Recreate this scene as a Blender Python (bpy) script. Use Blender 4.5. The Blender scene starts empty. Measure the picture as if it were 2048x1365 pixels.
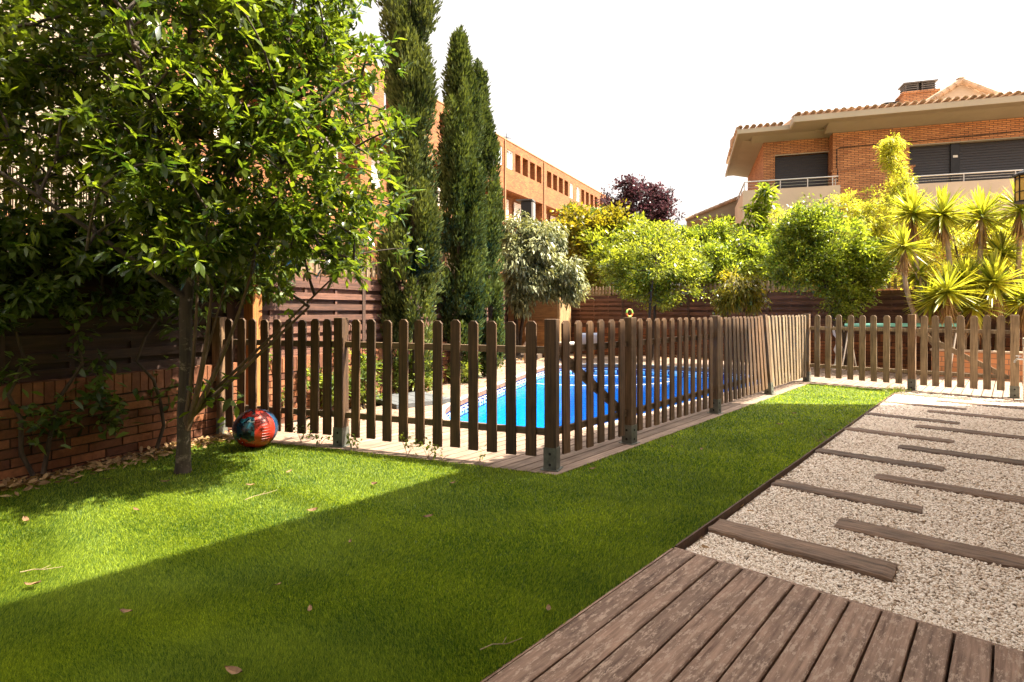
import bpy, math, random
import numpy as np
from mathutils import Vector, Matrix
from mathutils.geometry import tessellate_polygon

R = math.radians
random.seed(7)
rng = np.random.default_rng(11)
scene = bpy.context.scene
col = scene.collection

# ------------------------------------------------------------------ camera
CAMH = 1.2
FPX, HOR = 1120.0, 620.0
cd = bpy.data.cameras.new('camera')
cam = bpy.data.objects.new('camera', cd)
col.objects.link(cam)
cd.sensor_width = 36.0
cd.lens = 36.0 * FPX / 2048.0
cd.shift_y = -(682.5 - HOR) / 2048.0
cd.clip_start = 0.05
cd.clip_end = 2000
cam.location = (0, 0, CAMH)
cam.rotation_euler = (R(90), 0, 0)
scene.camera = cam

# ------------------------------------------------------------------ light
SUN_EL, SUN_AZ = 58.0, 92.0      # azimuth clockwise from +Y
w = bpy.data.worlds.new('World')
scene.world = w
w.use_nodes = True
nt = w.node_tree
bg = nt.nodes['Background']
sky = nt.nodes.new('ShaderNodeTexSky')
sky.sky_type = 'NISHITA'
sky.sun_disc = False
sky.sun_elevation = R(SUN_EL)
sky.sun_rotation = R(SUN_AZ)
sky.air_density = 1.0
sky.dust_density = 7.0
sky.ozone_density = 0.5
hs = nt.nodes.new('ShaderNodeHueSaturation')
hs.inputs['Saturation'].default_value = 0.12
hs.inputs['Value'].default_value = 1.0
nt.links.new(sky.outputs[0], hs.inputs['Color'])
warm = nt.nodes.new('ShaderNodeMix'); warm.data_type = 'RGBA'; warm.blend_type = 'MULTIPLY'
warm.inputs[0].default_value = 1.0; warm.inputs[7].default_value = (1.05, 0.99, 0.93, 1)
nt.links.new(hs.outputs[0], warm.inputs[6]); nt.links.new(warm.outputs[2], bg.inputs['Color'])
bg.inputs['Strength'].default_value = 0.10
sd = bpy.data.lights.new('sun', 'SUN')
sun = bpy.data.objects.new('sun', sd)
col.objects.link(sun)
sd.energy = 5.0
sd.angle = R(0.5)
sd.color = (1.0, 0.89, 0.70)
sv = Vector((math.sin(R(SUN_AZ)) * math.cos(R(SUN_EL)), math.cos(R(SUN_AZ)) * math.cos(R(SUN_EL)), math.sin(R(SUN_EL))))
sun.rotation_euler = sv.to_track_quat('Z', 'Y').to_euler()
scene.view_settings.view_transform = 'Standard'
scene.view_settings.look = 'None'
scene.view_settings.exposure = 2.15
scene.view_settings.gamma = 1.0
scene.cycles.max_bounces = 7
scene.cycles.diffuse_bounces = 4
scene.cycles.glossy_bounces = 3
scene.cycles.transmission_bounces = 4
scene.cycles.transparent_max_bounces = 12
scene.cycles.caustics_reflective = False
scene.cycles.caustics_refractive = False

# ------------------------------------------------------------------ frames
TH = R(41.8)
Uv = Vector((math.sin(TH), math.cos(TH), 0))     # along the lawn edge, away
Wv = Vector((math.cos(TH), -math.sin(TH), 0))    # to the right
GROT = -TH                                       # garden frame: local x = W, y = U

def G(wc, uc, z=0.0):
    p = Wv * wc + Uv * uc
    return Vector((p.x, p.y, z))

def PX(px, Y, z=0.0):                            # point at depth Y seen in photo column px
    return Vector(((px - 1024.0) / FPX * Y, Y, z))

def ZH(py, Y):                                   # height seen at photo row py at depth Y
    return CAMH + (HOR - py) * Y / FPX

# ------------------------------------------------------------------ materials
MATS = {}
def newmat(name):
    m = bpy.data.materials.new(name)
    m.use_nodes = True
    MATS[name] = m
    t = m.node_tree
    return m, t, t.nodes, t.links, t.nodes['Principled BSDF']

def c4(c):
    return (c[0], c[1], c[2], 1.0)

def n_noise(N, L, vec, scale, detail=4, rough=0.6):
    n = N.new('ShaderNodeTexNoise')
    n.inputs['Scale'].default_value = scale
    n.inputs['Detail'].default_value = detail
    n.inputs['Roughness'].default_value = rough
    if vec is not None:
        L.new(vec, n.inputs['Vector'])
    return n

def n_ramp(N, L, fac, stops):
    r = N.new('ShaderNodeValToRGB')
    el = r.color_ramp.elements
    while len(el) < len(stops):
        el.new(0.5)
    for e, (p, c) in zip(el, stops):
        e.position = p
        e.color = c4(c)
    if fac is not None:
        L.new(fac, r.inputs['Fac'])
    return r

def n_mix(N, L, a, b, fac, mode='MIX'):
    m = N.new('ShaderNodeMix')
    m.data_type = 'RGBA'
    m.blend_type = mode
    for k, v in ((6, a), (7, b)):
        if hasattr(v, 'is_linked') or hasattr(v, 'links'):
            L.new(v, m.inputs[k])
        else:
            m.inputs[k].default_value = c4(v)
    if hasattr(fac, 'links'):
        L.new(fac, m.inputs[0])
    else:
        m.inputs[0].default_value = fac
    return m.outputs[2]

def n_bump(N, L, h, strength, dist, bsdf):
    b = N.new('ShaderNodeBump')
    b.inputs['Strength'].default_value = strength
    b.inputs['Distance'].default_value = dist
    L.new(h, b.inputs['Height'])
    L.new(b.outputs[0], bsdf.inputs['Normal'])
    return b

def n_coord(N, L, which='Object', scale=(1, 1, 1), jitter=True):
    tc = N.new('ShaderNodeTexCoord')
    out = tc.outputs[which]
    if jitter:
        at = N.new('ShaderNodeAttribute'); at.attribute_name = 'rnd'
        oi = N.new('ShaderNodeObjectInfo')
        ad = N.new('ShaderNodeMath'); ad.operation = 'ADD'
        L.new(at.outputs['Fac'], ad.inputs[0]); L.new(oi.outputs['Random'], ad.inputs[1])
        mu = N.new('ShaderNodeMath'); mu.operation = 'MULTIPLY'; mu.inputs[1].default_value = 37.0
        L.new(ad.outputs[0], mu.inputs[0])
        va = N.new('ShaderNodeVectorMath'); va.operation = 'ADD'
        L.new(out, va.inputs[0]); L.new(mu.outputs[0], va.inputs[1])
        out = va.outputs[0]
    mp = N.new('ShaderNodeMapping')
    mp.inputs['Scale'].default_value = scale
    L.new(out, mp.inputs['Vector'])
    return mp.outputs[0]

def wood(name, dark, light, axis=2, rough=0.75, fine=1.0, tint=0.35, patch=None, bump=0.5):
    m, t, N, L, B = newmat(name)
    sc = [55 * fine] * 3; sc[axis] = 3.0 * fine
    v = n_coord(N, L, 'Object', sc)
    g = n_noise(N, L, v, 1.0, 6, 0.65)
    v2 = n_coord(N, L, 'Object', (1, 1, 1))
    big = n_noise(N, L, v2, 5.0, 3, 0.6)
    r = n_ramp(N, L, g.outputs['Fac'], [(0.30, dark), (0.5, tuple((a + b) / 2 for a, b in zip(dark, light))), (0.72, light)])
    # each board its own tone
    at = N.new('ShaderNodeAttribute'); at.attribute_name = 'rnd'
    oi = N.new('ShaderNodeObjectInfo')
    ad = N.new('ShaderNodeMath'); ad.operation = 'ADD'
    L.new(at.outputs['Fac'], ad.inputs[0]); L.new(oi.outputs['Random'], ad.inputs[1])
    fr = N.new('ShaderNodeMath'); fr.operation = 'FRACT'; L.new(ad.outputs[0], fr.inputs[0])
    mr = N.new('ShaderNodeMapRange')
    mr.inputs['To Min'].default_value = 1.0 - tint; mr.inputs['To Max'].default_value = 1.0 + tint
    L.new(fr.outputs[0], mr.inputs['Value'])
    c = n_mix(N, L, r.outputs[0], mr.outputs[0], 1.0, 'MULTIPLY')
    mr2 = N.new('ShaderNodeMapRange'); mr2.inputs['From Min'].default_value = .3; mr2.inputs['From Max'].default_value = .7
    mr2.inputs['To Min'].default_value = 0.78; mr2.inputs['To Max'].default_value = 1.18
    L.new(big.outputs['Fac'], mr2.inputs['Value'])
    c = n_mix(N, L, c, mr2.outputs[0], 1.0, 'MULTIPLY')
    if patch:
        pn = n_noise(N, L, n_coord(N, L, 'Object', patch[3] if len(patch) > 3 else (1, 1, 1)), patch[1], 9, 0.8)
        pr = n_ramp(N, L, pn.outputs['Fac'], [(patch[2], (0, 0, 0)), (patch[2] + .06, (1, 1, 1))])
        c = n_mix(N, L, c, patch[0], pr.outputs[0])
    L.new(c, B.inputs['Base Color'])
    B.inputs['Roughness'].default_value = rough
    n_bump(N, L, g.outputs['Fac'], bump, 0.004, B)
    return m

def leafmat(name, a, b, trans=0.45, rough=0.4, tmul=1.9, spec=0.5, tcol=None):
    m, t, N, L, B = newmat(name)
    at = N.new('ShaderNodeAttribute'); at.attribute_name = 'rnd'
    r = n_ramp(N, L, at.outputs['Fac'], [(0.0, a), (1.0, b)])
    L.new(r.outputs[0], B.inputs['Base Color'])
    B.inputs['Roughness'].default_value = rough
    B.inputs['Specular IOR Level'].default_value = spec
    tr = N.new('ShaderNodeBsdfTranslucent')
    k = n_mix(N, L, r.outputs[0], tcol or (tmul * 1.15, tmul * 1.05, tmul * .5), 1.0, 'MULTIPLY')
    L.new(k, tr.inputs['Color'])
    mx = N.new('ShaderNodeMixShader')
    mx.inputs[0].default_value = trans
    L.new(B.outputs[0], mx.inputs[1]); L.new(tr.outputs[0], mx.inputs[2])
    L.new(mx.outputs[0], N['Material Output'].inputs['Surface'])
    return m

def plain(name, c, rough=0.6, metal=0.0, var=0.12, scale=6.0, bump=0.0, bscale=60, jitter=True):
    m, t, N, L, B = newmat(name)
    v = n_coord(N, L, 'Object', (1, 1, 1), jitter)
    n = n_noise(N, L, v, scale, 6, 0.65)
    lo = tuple(max(0, x * (1 - var * 2)) for x in c); hi = tuple(x * (1 + var) for x in c)
    r = n_ramp(N, L, n.outputs['Fac'], [(0.28, lo), (0.72, hi)])
    L.new(r.outputs[0], B.inputs['Base Color'])
    B.inputs['Roughness'].default_value = rough
    B.inputs['Metallic'].default_value = metal
    if bump:
        n2 = n_noise(N, L, v, bscale, 4, 0.6)
        n_bump(N, L, n2.outputs['Fac'], bump, 0.01, B)
    return m

def brickmat(name, c1, c2, mortar, bw=0.24, bh=0.065, ms=0.008):
    m, t, N, L, B = newmat(name)
    tc = N.new('ShaderNodeTexCoord')
    br = N.new('ShaderNodeTexBrick')
    L.new(tc.outputs['UV'], br.inputs['Vector'])
    br.inputs['Scale'].default_value = 1.0
    br.inputs['Brick Width'].default_value = bw
    br.inputs['Row Height'].default_value = bh
    br.inputs['Mortar Size'].default_value = ms
    br.inputs['Mortar Smooth'].default_value = 0.2
    br.inputs['Bias'].default_value = -0.1
    br.inputs['Color1'].default_value = c4(c1)
    br.inputs['Color2'].default_value = c4(c2)
    br.inputs['Mortar'].default_value = c4(mortar)
    n = n_noise(N, L, tc.outputs['UV'], 0.7, 5, 0.6)
    mr = N.new('ShaderNodeMapRange')
    mr.inputs['From Min'].default_value = .3; mr.inputs['From Max'].default_value = .7
    mr.inputs['To Min'].default_value = .8; mr.inputs['To Max'].default_value = 1.15
    L.new(n.outputs['Fac'], mr.inputs['Value'])
    c = n_mix(N, L, br.outputs['Color'], mr.outputs[0], 1.0, 'MULTIPLY')
    L.new(c, B.inputs['Base Color'])
    B.inputs['Roughness'].default_value = 0.85
    inv = N.new('ShaderNodeMath'); inv.operation = 'SUBTRACT'; inv.inputs[0].default_value = 1.0
    L.new(br.outputs['Fac'], inv.inputs[1])
    n_bump(N, L, inv.outputs[0], 0.5, 0.006, B)
    return m

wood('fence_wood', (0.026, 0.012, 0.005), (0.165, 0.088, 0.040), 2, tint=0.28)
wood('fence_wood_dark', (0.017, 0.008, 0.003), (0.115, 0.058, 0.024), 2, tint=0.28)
wood('fence_rail', (0.050, 0.030, 0.016), (0.20, 0.130, 0.075), 0, tint=0.15)
wood('post_wood', (0.048, 0.025, 0.011), (0.21, 0.125, 0.064), 2, tint=0.15)
wood('fence_grey', (0.085, 0.055, 0.030), (0.30, 0.215, 0.130), 2, tint=0.22)
wood('slat_wood_shaded', (0.014, 0.006, 0.004), (0.062, 0.028, 0.017), 0, tint=0.35)  # slats behind the tree: its shade is put into this darker colour
wood('slat_wood_sunlit', (0.040, 0.016, 0.010), (0.16, 0.072, 0.046), 0, tint=0.35)  # same slat wood made brighter, sunlight put into the colour
wood('slat_post', (0.025, 0.012, 0.008), (0.075, 0.038, 0.024), 2, tint=0.2)
wood('deck_wood', (0.095, 0.048, 0.029), (0.34, 0.215, 0.150), 1, tint=0.18, patch=((0.38, 0.27, 0.20), 1.0, 0.52, (60, 16, 60)), bump=1.0)
wood('pool_deck_wood', (0.12, 0.070, 0.048), (0.31, 0.225, 0.170), 1, tint=0.14)
wood('sleeper_wood', (0.040, 0.022, 0.013), (0.24, 0.150, 0.098), 0, tint=0.25, bump=1.0)
wood('shed_wood', (0.17, 0.075, 0.025), (0.42, 0.22, 0.085), 0, tint=0.25)
wood('shed_wood_upright', (0.20, 0.11, 0.045), (0.48, 0.30, 0.15), 2, tint=0.25)
wood('orange_wood', (0.20, 0.070, 0.016), (0.40, 0.16, 0.040), 2, tint=0.1)
wood('bark', (0.014, 0.009, 0.006), (0.07, 0.052, 0.036), 2, rough=0.9, fine=0.35, tint=0.05, bump=1.0, patch=((0.15, 0.12, 0.085), 1.0, 0.55, (9, 9, 14)))
wood('bark_warm', (0.016, 0.010, 0.007), (0.075, 0.048, 0.030), 2, rough=0.9, fine=0.8, tint=0.1)
wood('bark_stem', (0.030, 0.017, 0.010), (0.13, 0.080, 0.045), 2, rough=0.9, fine=0.8, tint=0.1)
wood('yucca_bark', (0.16, 0.11, 0.07), (0.42, 0.33, 0.23), 2, rough=0.9, fine=0.8, tint=0.1)
wood('reed', (0.10, 0.065, 0.035), (0.34, 0.25, 0.15), 2, tint=0.4)
plain('galvanised', (0.13, 0.135, 0.115), 0.6, 0.35, var=0.35, scale=9)
plain('dark_metal', (0.03, 0.03, 0.032), 0.45, 0.6)
plain('cowl_metal', (0.15, 0.14, 0.135), 0.6, 0.2)
plain('rust_metal', (0.10, 0.055, 0.035), 0.7, 0.3, var=0.3, scale=30)
plain('hole', (0.01, 0.01, 0.01), 0.9)
plain('soil', (0.085, 0.055, 0.035), 0.95, var=0.35, scale=8, bump=0.8, bscale=40)
plain('dry_soil', (0.26, 0.17, 0.10), 0.95, var=0.3, scale=5, bump=0.6, bscale=50)
plain('mortar_dark', (0.035, 0.024, 0.018), 0.95, var=0.3)
plain('render_cream', (0.52, 0.43, 0.34), 0.85, var=0.07, scale=1.2, bump=0.15)
plain('render_pale', (0.66, 0.59, 0.50), 0.85, var=0.06, scale=0.8)
plain('soffit', (0.30, 0.265, 0.20), 0.85, var=0.06, scale=1.0)
plain('fascia', (0.40, 0.355, 0.275), 0.8, var=0.06, scale=1.0)
plain('shutter', (0.045, 0.042, 0.046), 0.5, var=0.05)
plain('white_frame', (0.75, 0.74, 0.70), 0.5, var=0.03)
plain('steel', (0.62, 0.62, 0.60), 0.35, 0.7, var=0.05)
plain('cream_wall', (0.27, 0.215, 0.16), 0.85, var=0.08, scale=1.0)
plain('roof_tile', (0.50, 0.36, 0.25), 0.85, var=0.3, scale=2.0)
plain('slab_grey', (0.085, 0.09, 0.095), 0.8, var=0.15, scale=6)
plain('coping', (0.46, 0.36, 0.28), 0.8, var=0.12, scale=8)
plain('coping_edge', (0.20, 0.105, 0.07), 0.85, var=0.25, scale=14)
plain('white_plastic', (0.78, 0.78, 0.76), 0.4, var=0.03)
plain('stone', (0.42, 0.37, 0.29), 0.9, var=0.2, scale=14, bump=0.5)
plain('turquoise', (0.16, 0.50, 0.46), 0.45, var=0.05)
plain('black_metal', (0.018, 0.018, 0.02), 0.4, 0.4)
plain('terracotta', (0.45, 0.22, 0.11), 0.8, var=0.12)
plain('leaf_dry', (0.20, 0.11, 0.05), 0.8, var=0.35, scale=30)
plain('twig', (0.30, 0.22, 0.13), 0.85)
brickmat('brick_orange', (0.31, 0.118, 0.029), (0.175, 0.056, 0.0145), (0.08, 0.04, 0.018), 0.28, 0.085, 0.012)
brickmat('brick_house', (0.60, 0.285, 0.125), (0.40, 0.165, 0.07), (0.10, 0.065, 0.045), ms=0.010)
brickmat('brick_terra', (0.55, 0.25, 0.12), (0.45, 0.2, 0.09), (0.25, 0.15, 0.1), 0.3, 0.09)

# single real bricks of the garden walls
m, t, N, L, B = newmat('garden_brick')
at = N.new('ShaderNodeAttribute'); at.attribute_name = 'rnd'
r = n_ramp(N, L, at.outputs['Fac'], [(0.0, (0.085, 0.028, 0.013)), (0.5, (0.17, 0.060, 0.025)), (1.0, (0.25, 0.094, 0.038))])
nn = n_noise(N, L, n_coord(N, L, 'Object', (1, 1, 1)), 26, 6, 0.7)
mr = N.new('ShaderNodeMapRange'); mr.inputs['From Min'].default_value = .3; mr.inputs['From Max'].default_value = .7
mr.inputs['To Min'].default_value = .65; mr.inputs['To Max'].default_value = 1.25
L.new(nn.outputs['Fac'], mr.inputs['Value'])
L.new(n_mix(N, L, r.outputs[0], mr.outputs[0], 1.0, 'MULTIPLY'), B.inputs['Base Color'])
B.inputs['Roughness'].default_value = 0.85
n_bump(N, L, nn.outputs['Fac'], 0.5, 0.006, B)

leafmat('leaf_laurel', (0.018, 0.042, 0.006), (0.105, 0.145, 0.012), 0.42, 0.26, 2.7, 0.6)
leafmat('leaf_vine', (0.020, 0.042, 0.009), (0.105, 0.155, 0.024), 0.35, 0.4, 2.2)
leafmat('leaf_cypress', (0.009, 0.022, 0.006), (0.13, 0.17, 0.045), 0.2, 0.6, 1.5, 0.2)
leafmat('leaf_cypress_old', (0.012, 0.024, 0.007), (0.16, 0.195, 0.055), 0.2, 0.6, 1.5, 0.2)
leafmat('leaf_variegated', (0.028, 0.046, 0.016), (0.36, 0.37, 0.18), 0.25, 0.45, 1.2)
leafmat('leaf_citrus', (0.026, 0.054, 0.008), (0.30, 0.345, 0.040), 0.42, 0.35, 2.0)
leafmat('leaf_fresh', (0.028, 0.060, 0.008), (0.28, 0.345, 0.042), 0.42, 0.35, 2.0)
leafmat('leaf_yellow', (0.04, 0.055, 0.007), (0.31, 0.265, 0.024), 0.45, 0.45, 1.6)
leafmat('leaf_feather', (0.09, 0.125, 0.012), (0.56, 0.56, 0.08), 0.5, 0.5, 1.7)
leafmat('leaf_conifer', (0.03, 0.07, 0.012), (0.09, 0.17, 0.02), 0.25, 0.5, 2.0)
leafmat('leaf_purple', (0.018, 0.010, 0.014), (0.105, 0.058, 0.066), 0.35, 0.4, 1.4, tcol=(1.5, 1.0, 1.1))
leafmat('leaf_yucca', (0.09, 0.13, 0.014), (0.42, 0.42, 0.05), 0.35, 0.4, 2.0)
leafmat('leaf_dead', (0.16, 0.085, 0.035), (0.50, 0.33, 0.16), 0.25, 0.7, 1.2)
leafmat('leaf_weed', (0.05, 0.09, 0.015), (0.20, 0.24, 0.04), 0.4, 0.5, 2.0)
leafmat('grass_blade', (0.026, 0.074, 0.011), (0.31, 0.385, 0.040), 0.42, 0.5, 2.2, 0.2)

# lawn backing
m, t, N, L, B = newmat('lawn_base')
n = n_noise(N, L, n_coord(N, L, 'Object', (1, 1, 1), False), 140, 4, 0.7)
r = n_ramp(N, L, n.outputs['Fac'], [(0.3, (0.025, 0.055, 0.006)), (0.7, (0.11, 0.155, 0.014))])
L.new(r.outputs[0], B.inputs['Base Color']); B.inputs['Roughness'].default_value = 0.9
n_bump(N, L, n.outputs['Fac'], 0.8, 0.01, B)

# gravel
m, t, N, L, B = newmat('gravel_base')
vo = N.new('ShaderNodeTexVoronoi'); vo.inputs['Scale'].default_value = 62
L.new(n_coord(N, L, 'Object', (1, 1, 1), False), vo.inputs['Vector'])
r = n_ramp(N, L, vo.outputs['Distance'], [(0.0, (0.5, 0.42, 0.32)), (0.55, (0.30, 0.23, 0.16)), (0.8, (0.09, 0.06, 0.04))])
L.new(r.outputs[0], B.inputs['Base Color']); B.inputs['Roughness'].default_value = 0.9
m, t, N, L, B = newmat('pebble')
at = N.new('ShaderNodeAttribute'); at.attribute_name = 'rnd'
r = n_ramp(N, L, at.outputs['Fac'], [(0.0, (0.14, 0.085, 0.05)), (0.12, (0.58, 0.44, 0.32)), (0.4, (0.84, 0.72, 0.61)), (1.0, (0.94, 0.86, 0.76))])
L.new(r.outputs[0], B.inputs['Base Color']); B.inputs['Roughness'].default_value = 0.7

# water + pool
m, t, N, L, B = newmat('pool_mosaic')
tc = N.new('ShaderNodeTexCoord')
br = N.new('ShaderNodeTexBrick'); L.new(tc.outputs['UV'], br.inputs['Vector'])
br.offset = 0.0
br.inputs['Scale'].default_value = 1.0; br.inputs['Brick Width'].default_value = .05; br.inputs['Row Height'].default_value = .05
br.inputs['Mortar Size'].default_value = .003
br.inputs['Color1'].default_value = c4((0.010, 0.29, 0.62)); br.inputs['Color2'].default_value = c4((0.007, 0.23, 0.56)); br.inputs['Mortar'].default_value = c4((.05, .42, .68))
L.new(br.outputs['Color'], B.inputs['Base Color']); B.inputs['Roughness'].default_value = .4
plain('tile_white', (0.78, 0.82, 0.86), 0.25, var=0.04)
plain('tile_navy', (0.012, 0.025, 0.16), 0.25, var=0.1)
m, t, N, L, B = newmat('pool_water')
N.remove(B)
gl = N.new('ShaderNodeBsdfGlossy'); gl.inputs['Roughness'].default_value = 0.03; gl.inputs['Color'].default_value = (.75, .85, 1, 1)
tp = N.new('ShaderNodeBsdfTransparent'); tp.inputs['Color'].default_value = (0.50, 0.86, 0.98, 1)
fr = N.new('ShaderNodeFresnel'); fr.inputs['IOR'].default_value = 1.33
fm = N.new('ShaderNodeMath'); fm.operation = 'MULTIPLY'; fm.inputs[1].default_value = 0.55
L.new(fr.outputs[0], fm.inputs[0])
mx = N.new('ShaderNodeMixShader')
L.new(fm.outputs[0], mx.inputs[0]); L.new(tp.outputs[0], mx.inputs[1]); L.new(gl.outputs[0], mx.inputs[2])
L.new(mx.outputs[0], N['Material Output'].inputs['Surface'])
wn = n_noise(N, L, n_coord(N, L, 'Object', (1, 1, 1), False), 8, 4, 0.55)
bp = N.new('ShaderNodeBump'); bp.inputs['Strength'].default_value = 0.4; bp.inputs['Distance'].default_value = 0.02
L.new(wn.outputs['Fac'], bp.inputs['Height']); L.new(bp.outputs[0], gl.inputs['Normal']); L.new(bp.outputs[0], fr.inputs['Normal'])

def M(n):
    return MATS[n]

# ------------------------------------------------------------------ mesh helpers
class MB:
    def __init__(s):
        s.v = []; s.f = []; s.r = []; s.m = []
    def add(s, vs, fs, rnd=None, mi=0):
        o = len(s.v)
        s.v += [tuple(v) for v in vs]
        rr = random.random() if rnd is None else rnd
        for f in fs:
            s.f.append(tuple(o + i for i in f)); s.r.append(rr); s.m.append(mi)
    def box(s, x0, x1, y0, y1, z0, z1, rnd=None, mat=None, mi=0):
        vs = [(x, y, z) for z in (z0, z1) for y in (y0, y1) for x in (x0, x1)]
        if mat is not None:
            vs = [mat @ Vector(v) for v in vs]
        s.add(vs, [(0, 2, 3, 1), (4, 5, 7, 6), (0, 1, 5, 4), (2, 6, 7, 3), (0, 4, 6, 2), (1, 3, 7, 5)], rnd, mi)
    def prism(s, poly, z0, z1, rnd=None, mat=None, mi=0, axis='z'):
        n = len(poly)
        if axis == 'z':
            vs = [(x, y, z0) for x, y in poly] + [(x, y, z1) for x, y in poly]
        elif axis == 'y':                     # poly in x,z ; extruded over y
            vs = [(x, z0, z) for x, z in poly] + [(x, z1, z) for x, z in poly]
        else:                                 # poly in y,z ; extruded over x
            vs = [(z0, y, z) for y, z in poly] + [(z1, y, z) for y, z in poly]
        if mat is not None:
            vs = [mat @ Vector(v) for v in vs]
        fs = [tuple(reversed(range(n))), tuple(range(n, 2 * n))]
        fs += [(i, (i + 1) % n, n + (i + 1) % n, n + i) for i in range(n)]
        s.add(vs, fs, rnd, mi)
    def tube(s, pts, rad, n=7, cap=True, rnd=None, mi=0):
        pts = [Vector(p) for p in pts]
        if not hasattr(rad, '__len__'):
            rad = [rad] * len(pts)
        vs = []; ref = Vector((0.13, 0.97, 0.21))
        for i, p in enumerate(pts):
            a = pts[max(0, i - 1)]; b = pts[min(len(pts) - 1, i + 1)]
            d = (b - a).normalized() if (b - a).length > 1e-9 else Vector((0, 0, 1))
            e = d.cross(ref)
            if e.length < 1e-3: e = d.cross(Vector((1, 0, 0)))
            e.normalize(); g = d.cross(e)
            for k in range(n):
                t = 2 * math.pi * k / n
                vs.append(p + (e * math.cos(t) + g * math.sin(t)) * rad[i])
        fs = []
        for i in range(len(pts) - 1):
            for k in range(n):
                fs.append((i * n + k, i * n + (k + 1) % n, (i + 1) * n + (k + 1) % n, (i + 1) * n + k))
        if cap:
            fs.append(tuple(range(n))); fs.append(tuple(range((len(pts) - 1) * n, len(pts) * n)))
        s.add(vs, fs, rnd, mi)
    def lathe(s, prof, n=24, mat=None, rnd=None, mi=0):
        vs = []
        for r_, z in prof:
            for k in range(n):
                t = 2 * math.pi * k / n
                vs.append(Vector((r_ * math.cos(t), r_ * math.sin(t), z)))
        if mat is not None: vs = [mat @ v for v in vs]
        fs = []
        for i in range(len(prof) - 1):
            for k in range(n):
                fs.append((i * n + k, i * n + (k + 1) % n, (i + 1) * n + (k + 1) % n, (i + 1) * n + k))
        s.add(vs, fs, rnd, mi)
    def build(s, name, mats, parent=None, smooth=False, bevel=0.0):
        me = bpy.data.meshes.new(name)
        me.from_pydata(s.v, [], s.f)
        mats = mats if isinstance(mats, (list, tuple)) else [mats]
        for mm in mats:
            me.materials.append(M(mm) if isinstance(mm, str) else mm)
        nf = len(me.polygons)
        if nf == len(s.f):
            at = me.attributes.new('rnd', 'FLOAT', 'FACE')
            at.data.foreach_set('value', np.array(s.r, dtype=np.float32))
            me.polygons.foreach_set('material_index', np.array(s.m, dtype=np.int32))
        uv = me.uv_layers.new(name='UVMap')
        co = np.array([v[:] for v in s.v]); out = np.zeros((len(me.loops), 2))
        for p in me.polygons:
            nx, ny, nz = (abs(c) for c in p.normal)
            for li in p.loop_indices:
                x, y, z = co[me.loops[li].vertex_index]
                out[li] = (x, y) if nz >= nx and nz >= ny else ((y, z) if nx > ny else (x, z))
        uv.data.foreach_set('uv', out.astype(np.float32).ravel())
        if smooth: me.polygons.foreach_set('use_smooth', [True] * nf)
        me.update()
        o = bpy.data.objects.new(name, me)
        col.objects.link(o)
        if parent is not None: o.parent = parent
        if bevel:
            b = o.modifiers.new('bevel', 'BEVEL'); b.width = bevel; b.segments = 2; b.limit_method = 'ANGLE'
        return o

def arrays(name, V, F, rnd, mat, parent=None, smooth=False, kpoly=None):
    """fast mesh from numpy: V (n,3), F (m,k), rnd (m,)"""
    me = bpy.data.meshes.new(name)
    V = np.asarray(V, dtype=np.float32); F = np.asarray(F, dtype=np.int32)
    m_, k = F.shape
    me.vertices.add(len(V)); me.vertices.foreach_set('co', V.ravel())
    me.loops.add(m_ * k); me.loops.foreach_set('vertex_index', F.ravel())
    me.polygons.add(m_)
    me.polygons.foreach_set('loop_start', np.arange(0, m_ * k, k, dtype=np.int32))
    me.polygons.foreach_set('loop_total', np.full(m_, k, dtype=np.int32))
    at = me.attributes.new('rnd', 'FLOAT', 'FACE'); at.data.foreach_set('value', np.asarray(rnd, dtype=np.float32))
    if smooth: me.polygons.foreach_set('use_smooth', np.ones(m_, dtype=bool))
    me.materials.append(M(mat))
    me.update(calc_edges=True)
    o = bpy.data.objects.new(name, me); col.objects.link(o)
    if parent is not None: o.parent = parent
    return o

def tag(o, label=None, cat=None, group=None, kind=None):
    if label: o['label'] = label
    if cat: o['category'] = cat
    if group: o['group'] = group
    if kind: o['kind'] = kind
    return o

def thing(name, label, cat, loc=(0, 0, 0), rz=0.0, group=None):
    o = bpy.data.objects.new(name, None); col.objects.link(o)
    o.location = loc; o.rotation_euler = (0, 0, rz); o.empty_display_size = 0.1
    return tag(o, label, cat, group)

def copy_child(src, parent):
    c = src.copy(); col.objects.link(c); c.parent = parent
    return c

def ground_rot(o, origin=(0, 0, 0)):
    o.location = origin; o.rotation_euler = (0, 0, GROT)
    return o

def W2(p):                     # world xy -> garden (w,u)
    v = Vector((p[0], p[1], 0)); return (v.dot(Wv), v.dot(Uv))

# ------------------------------------------------------------------ key points (garden frame w,u)
LAWN_W = -1.28
FEN_W = -2.57
P0 = Vector((0.30, 4.215, 0)); P1 = Vector((-1.505, 4.935, 0)); P2 = Vector((-2.80, 5.36, 0))
FAR_U = 10.28
def wallx(Y):                  # left boundary (world x at depth Y)
    return -3.49 + 0.46 * (Y - 3.82) if Y < 9.14 else -1.043 + 0.14 * (Y - 9.14)
WA = Vector((wallx(2.2), 2.2, 0)); WB = Vector((wallx(9.14), 9.14, 0)); WC = Vector((wallx(18.4), 18.4, 0))
BACK_U = 13.9

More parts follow.
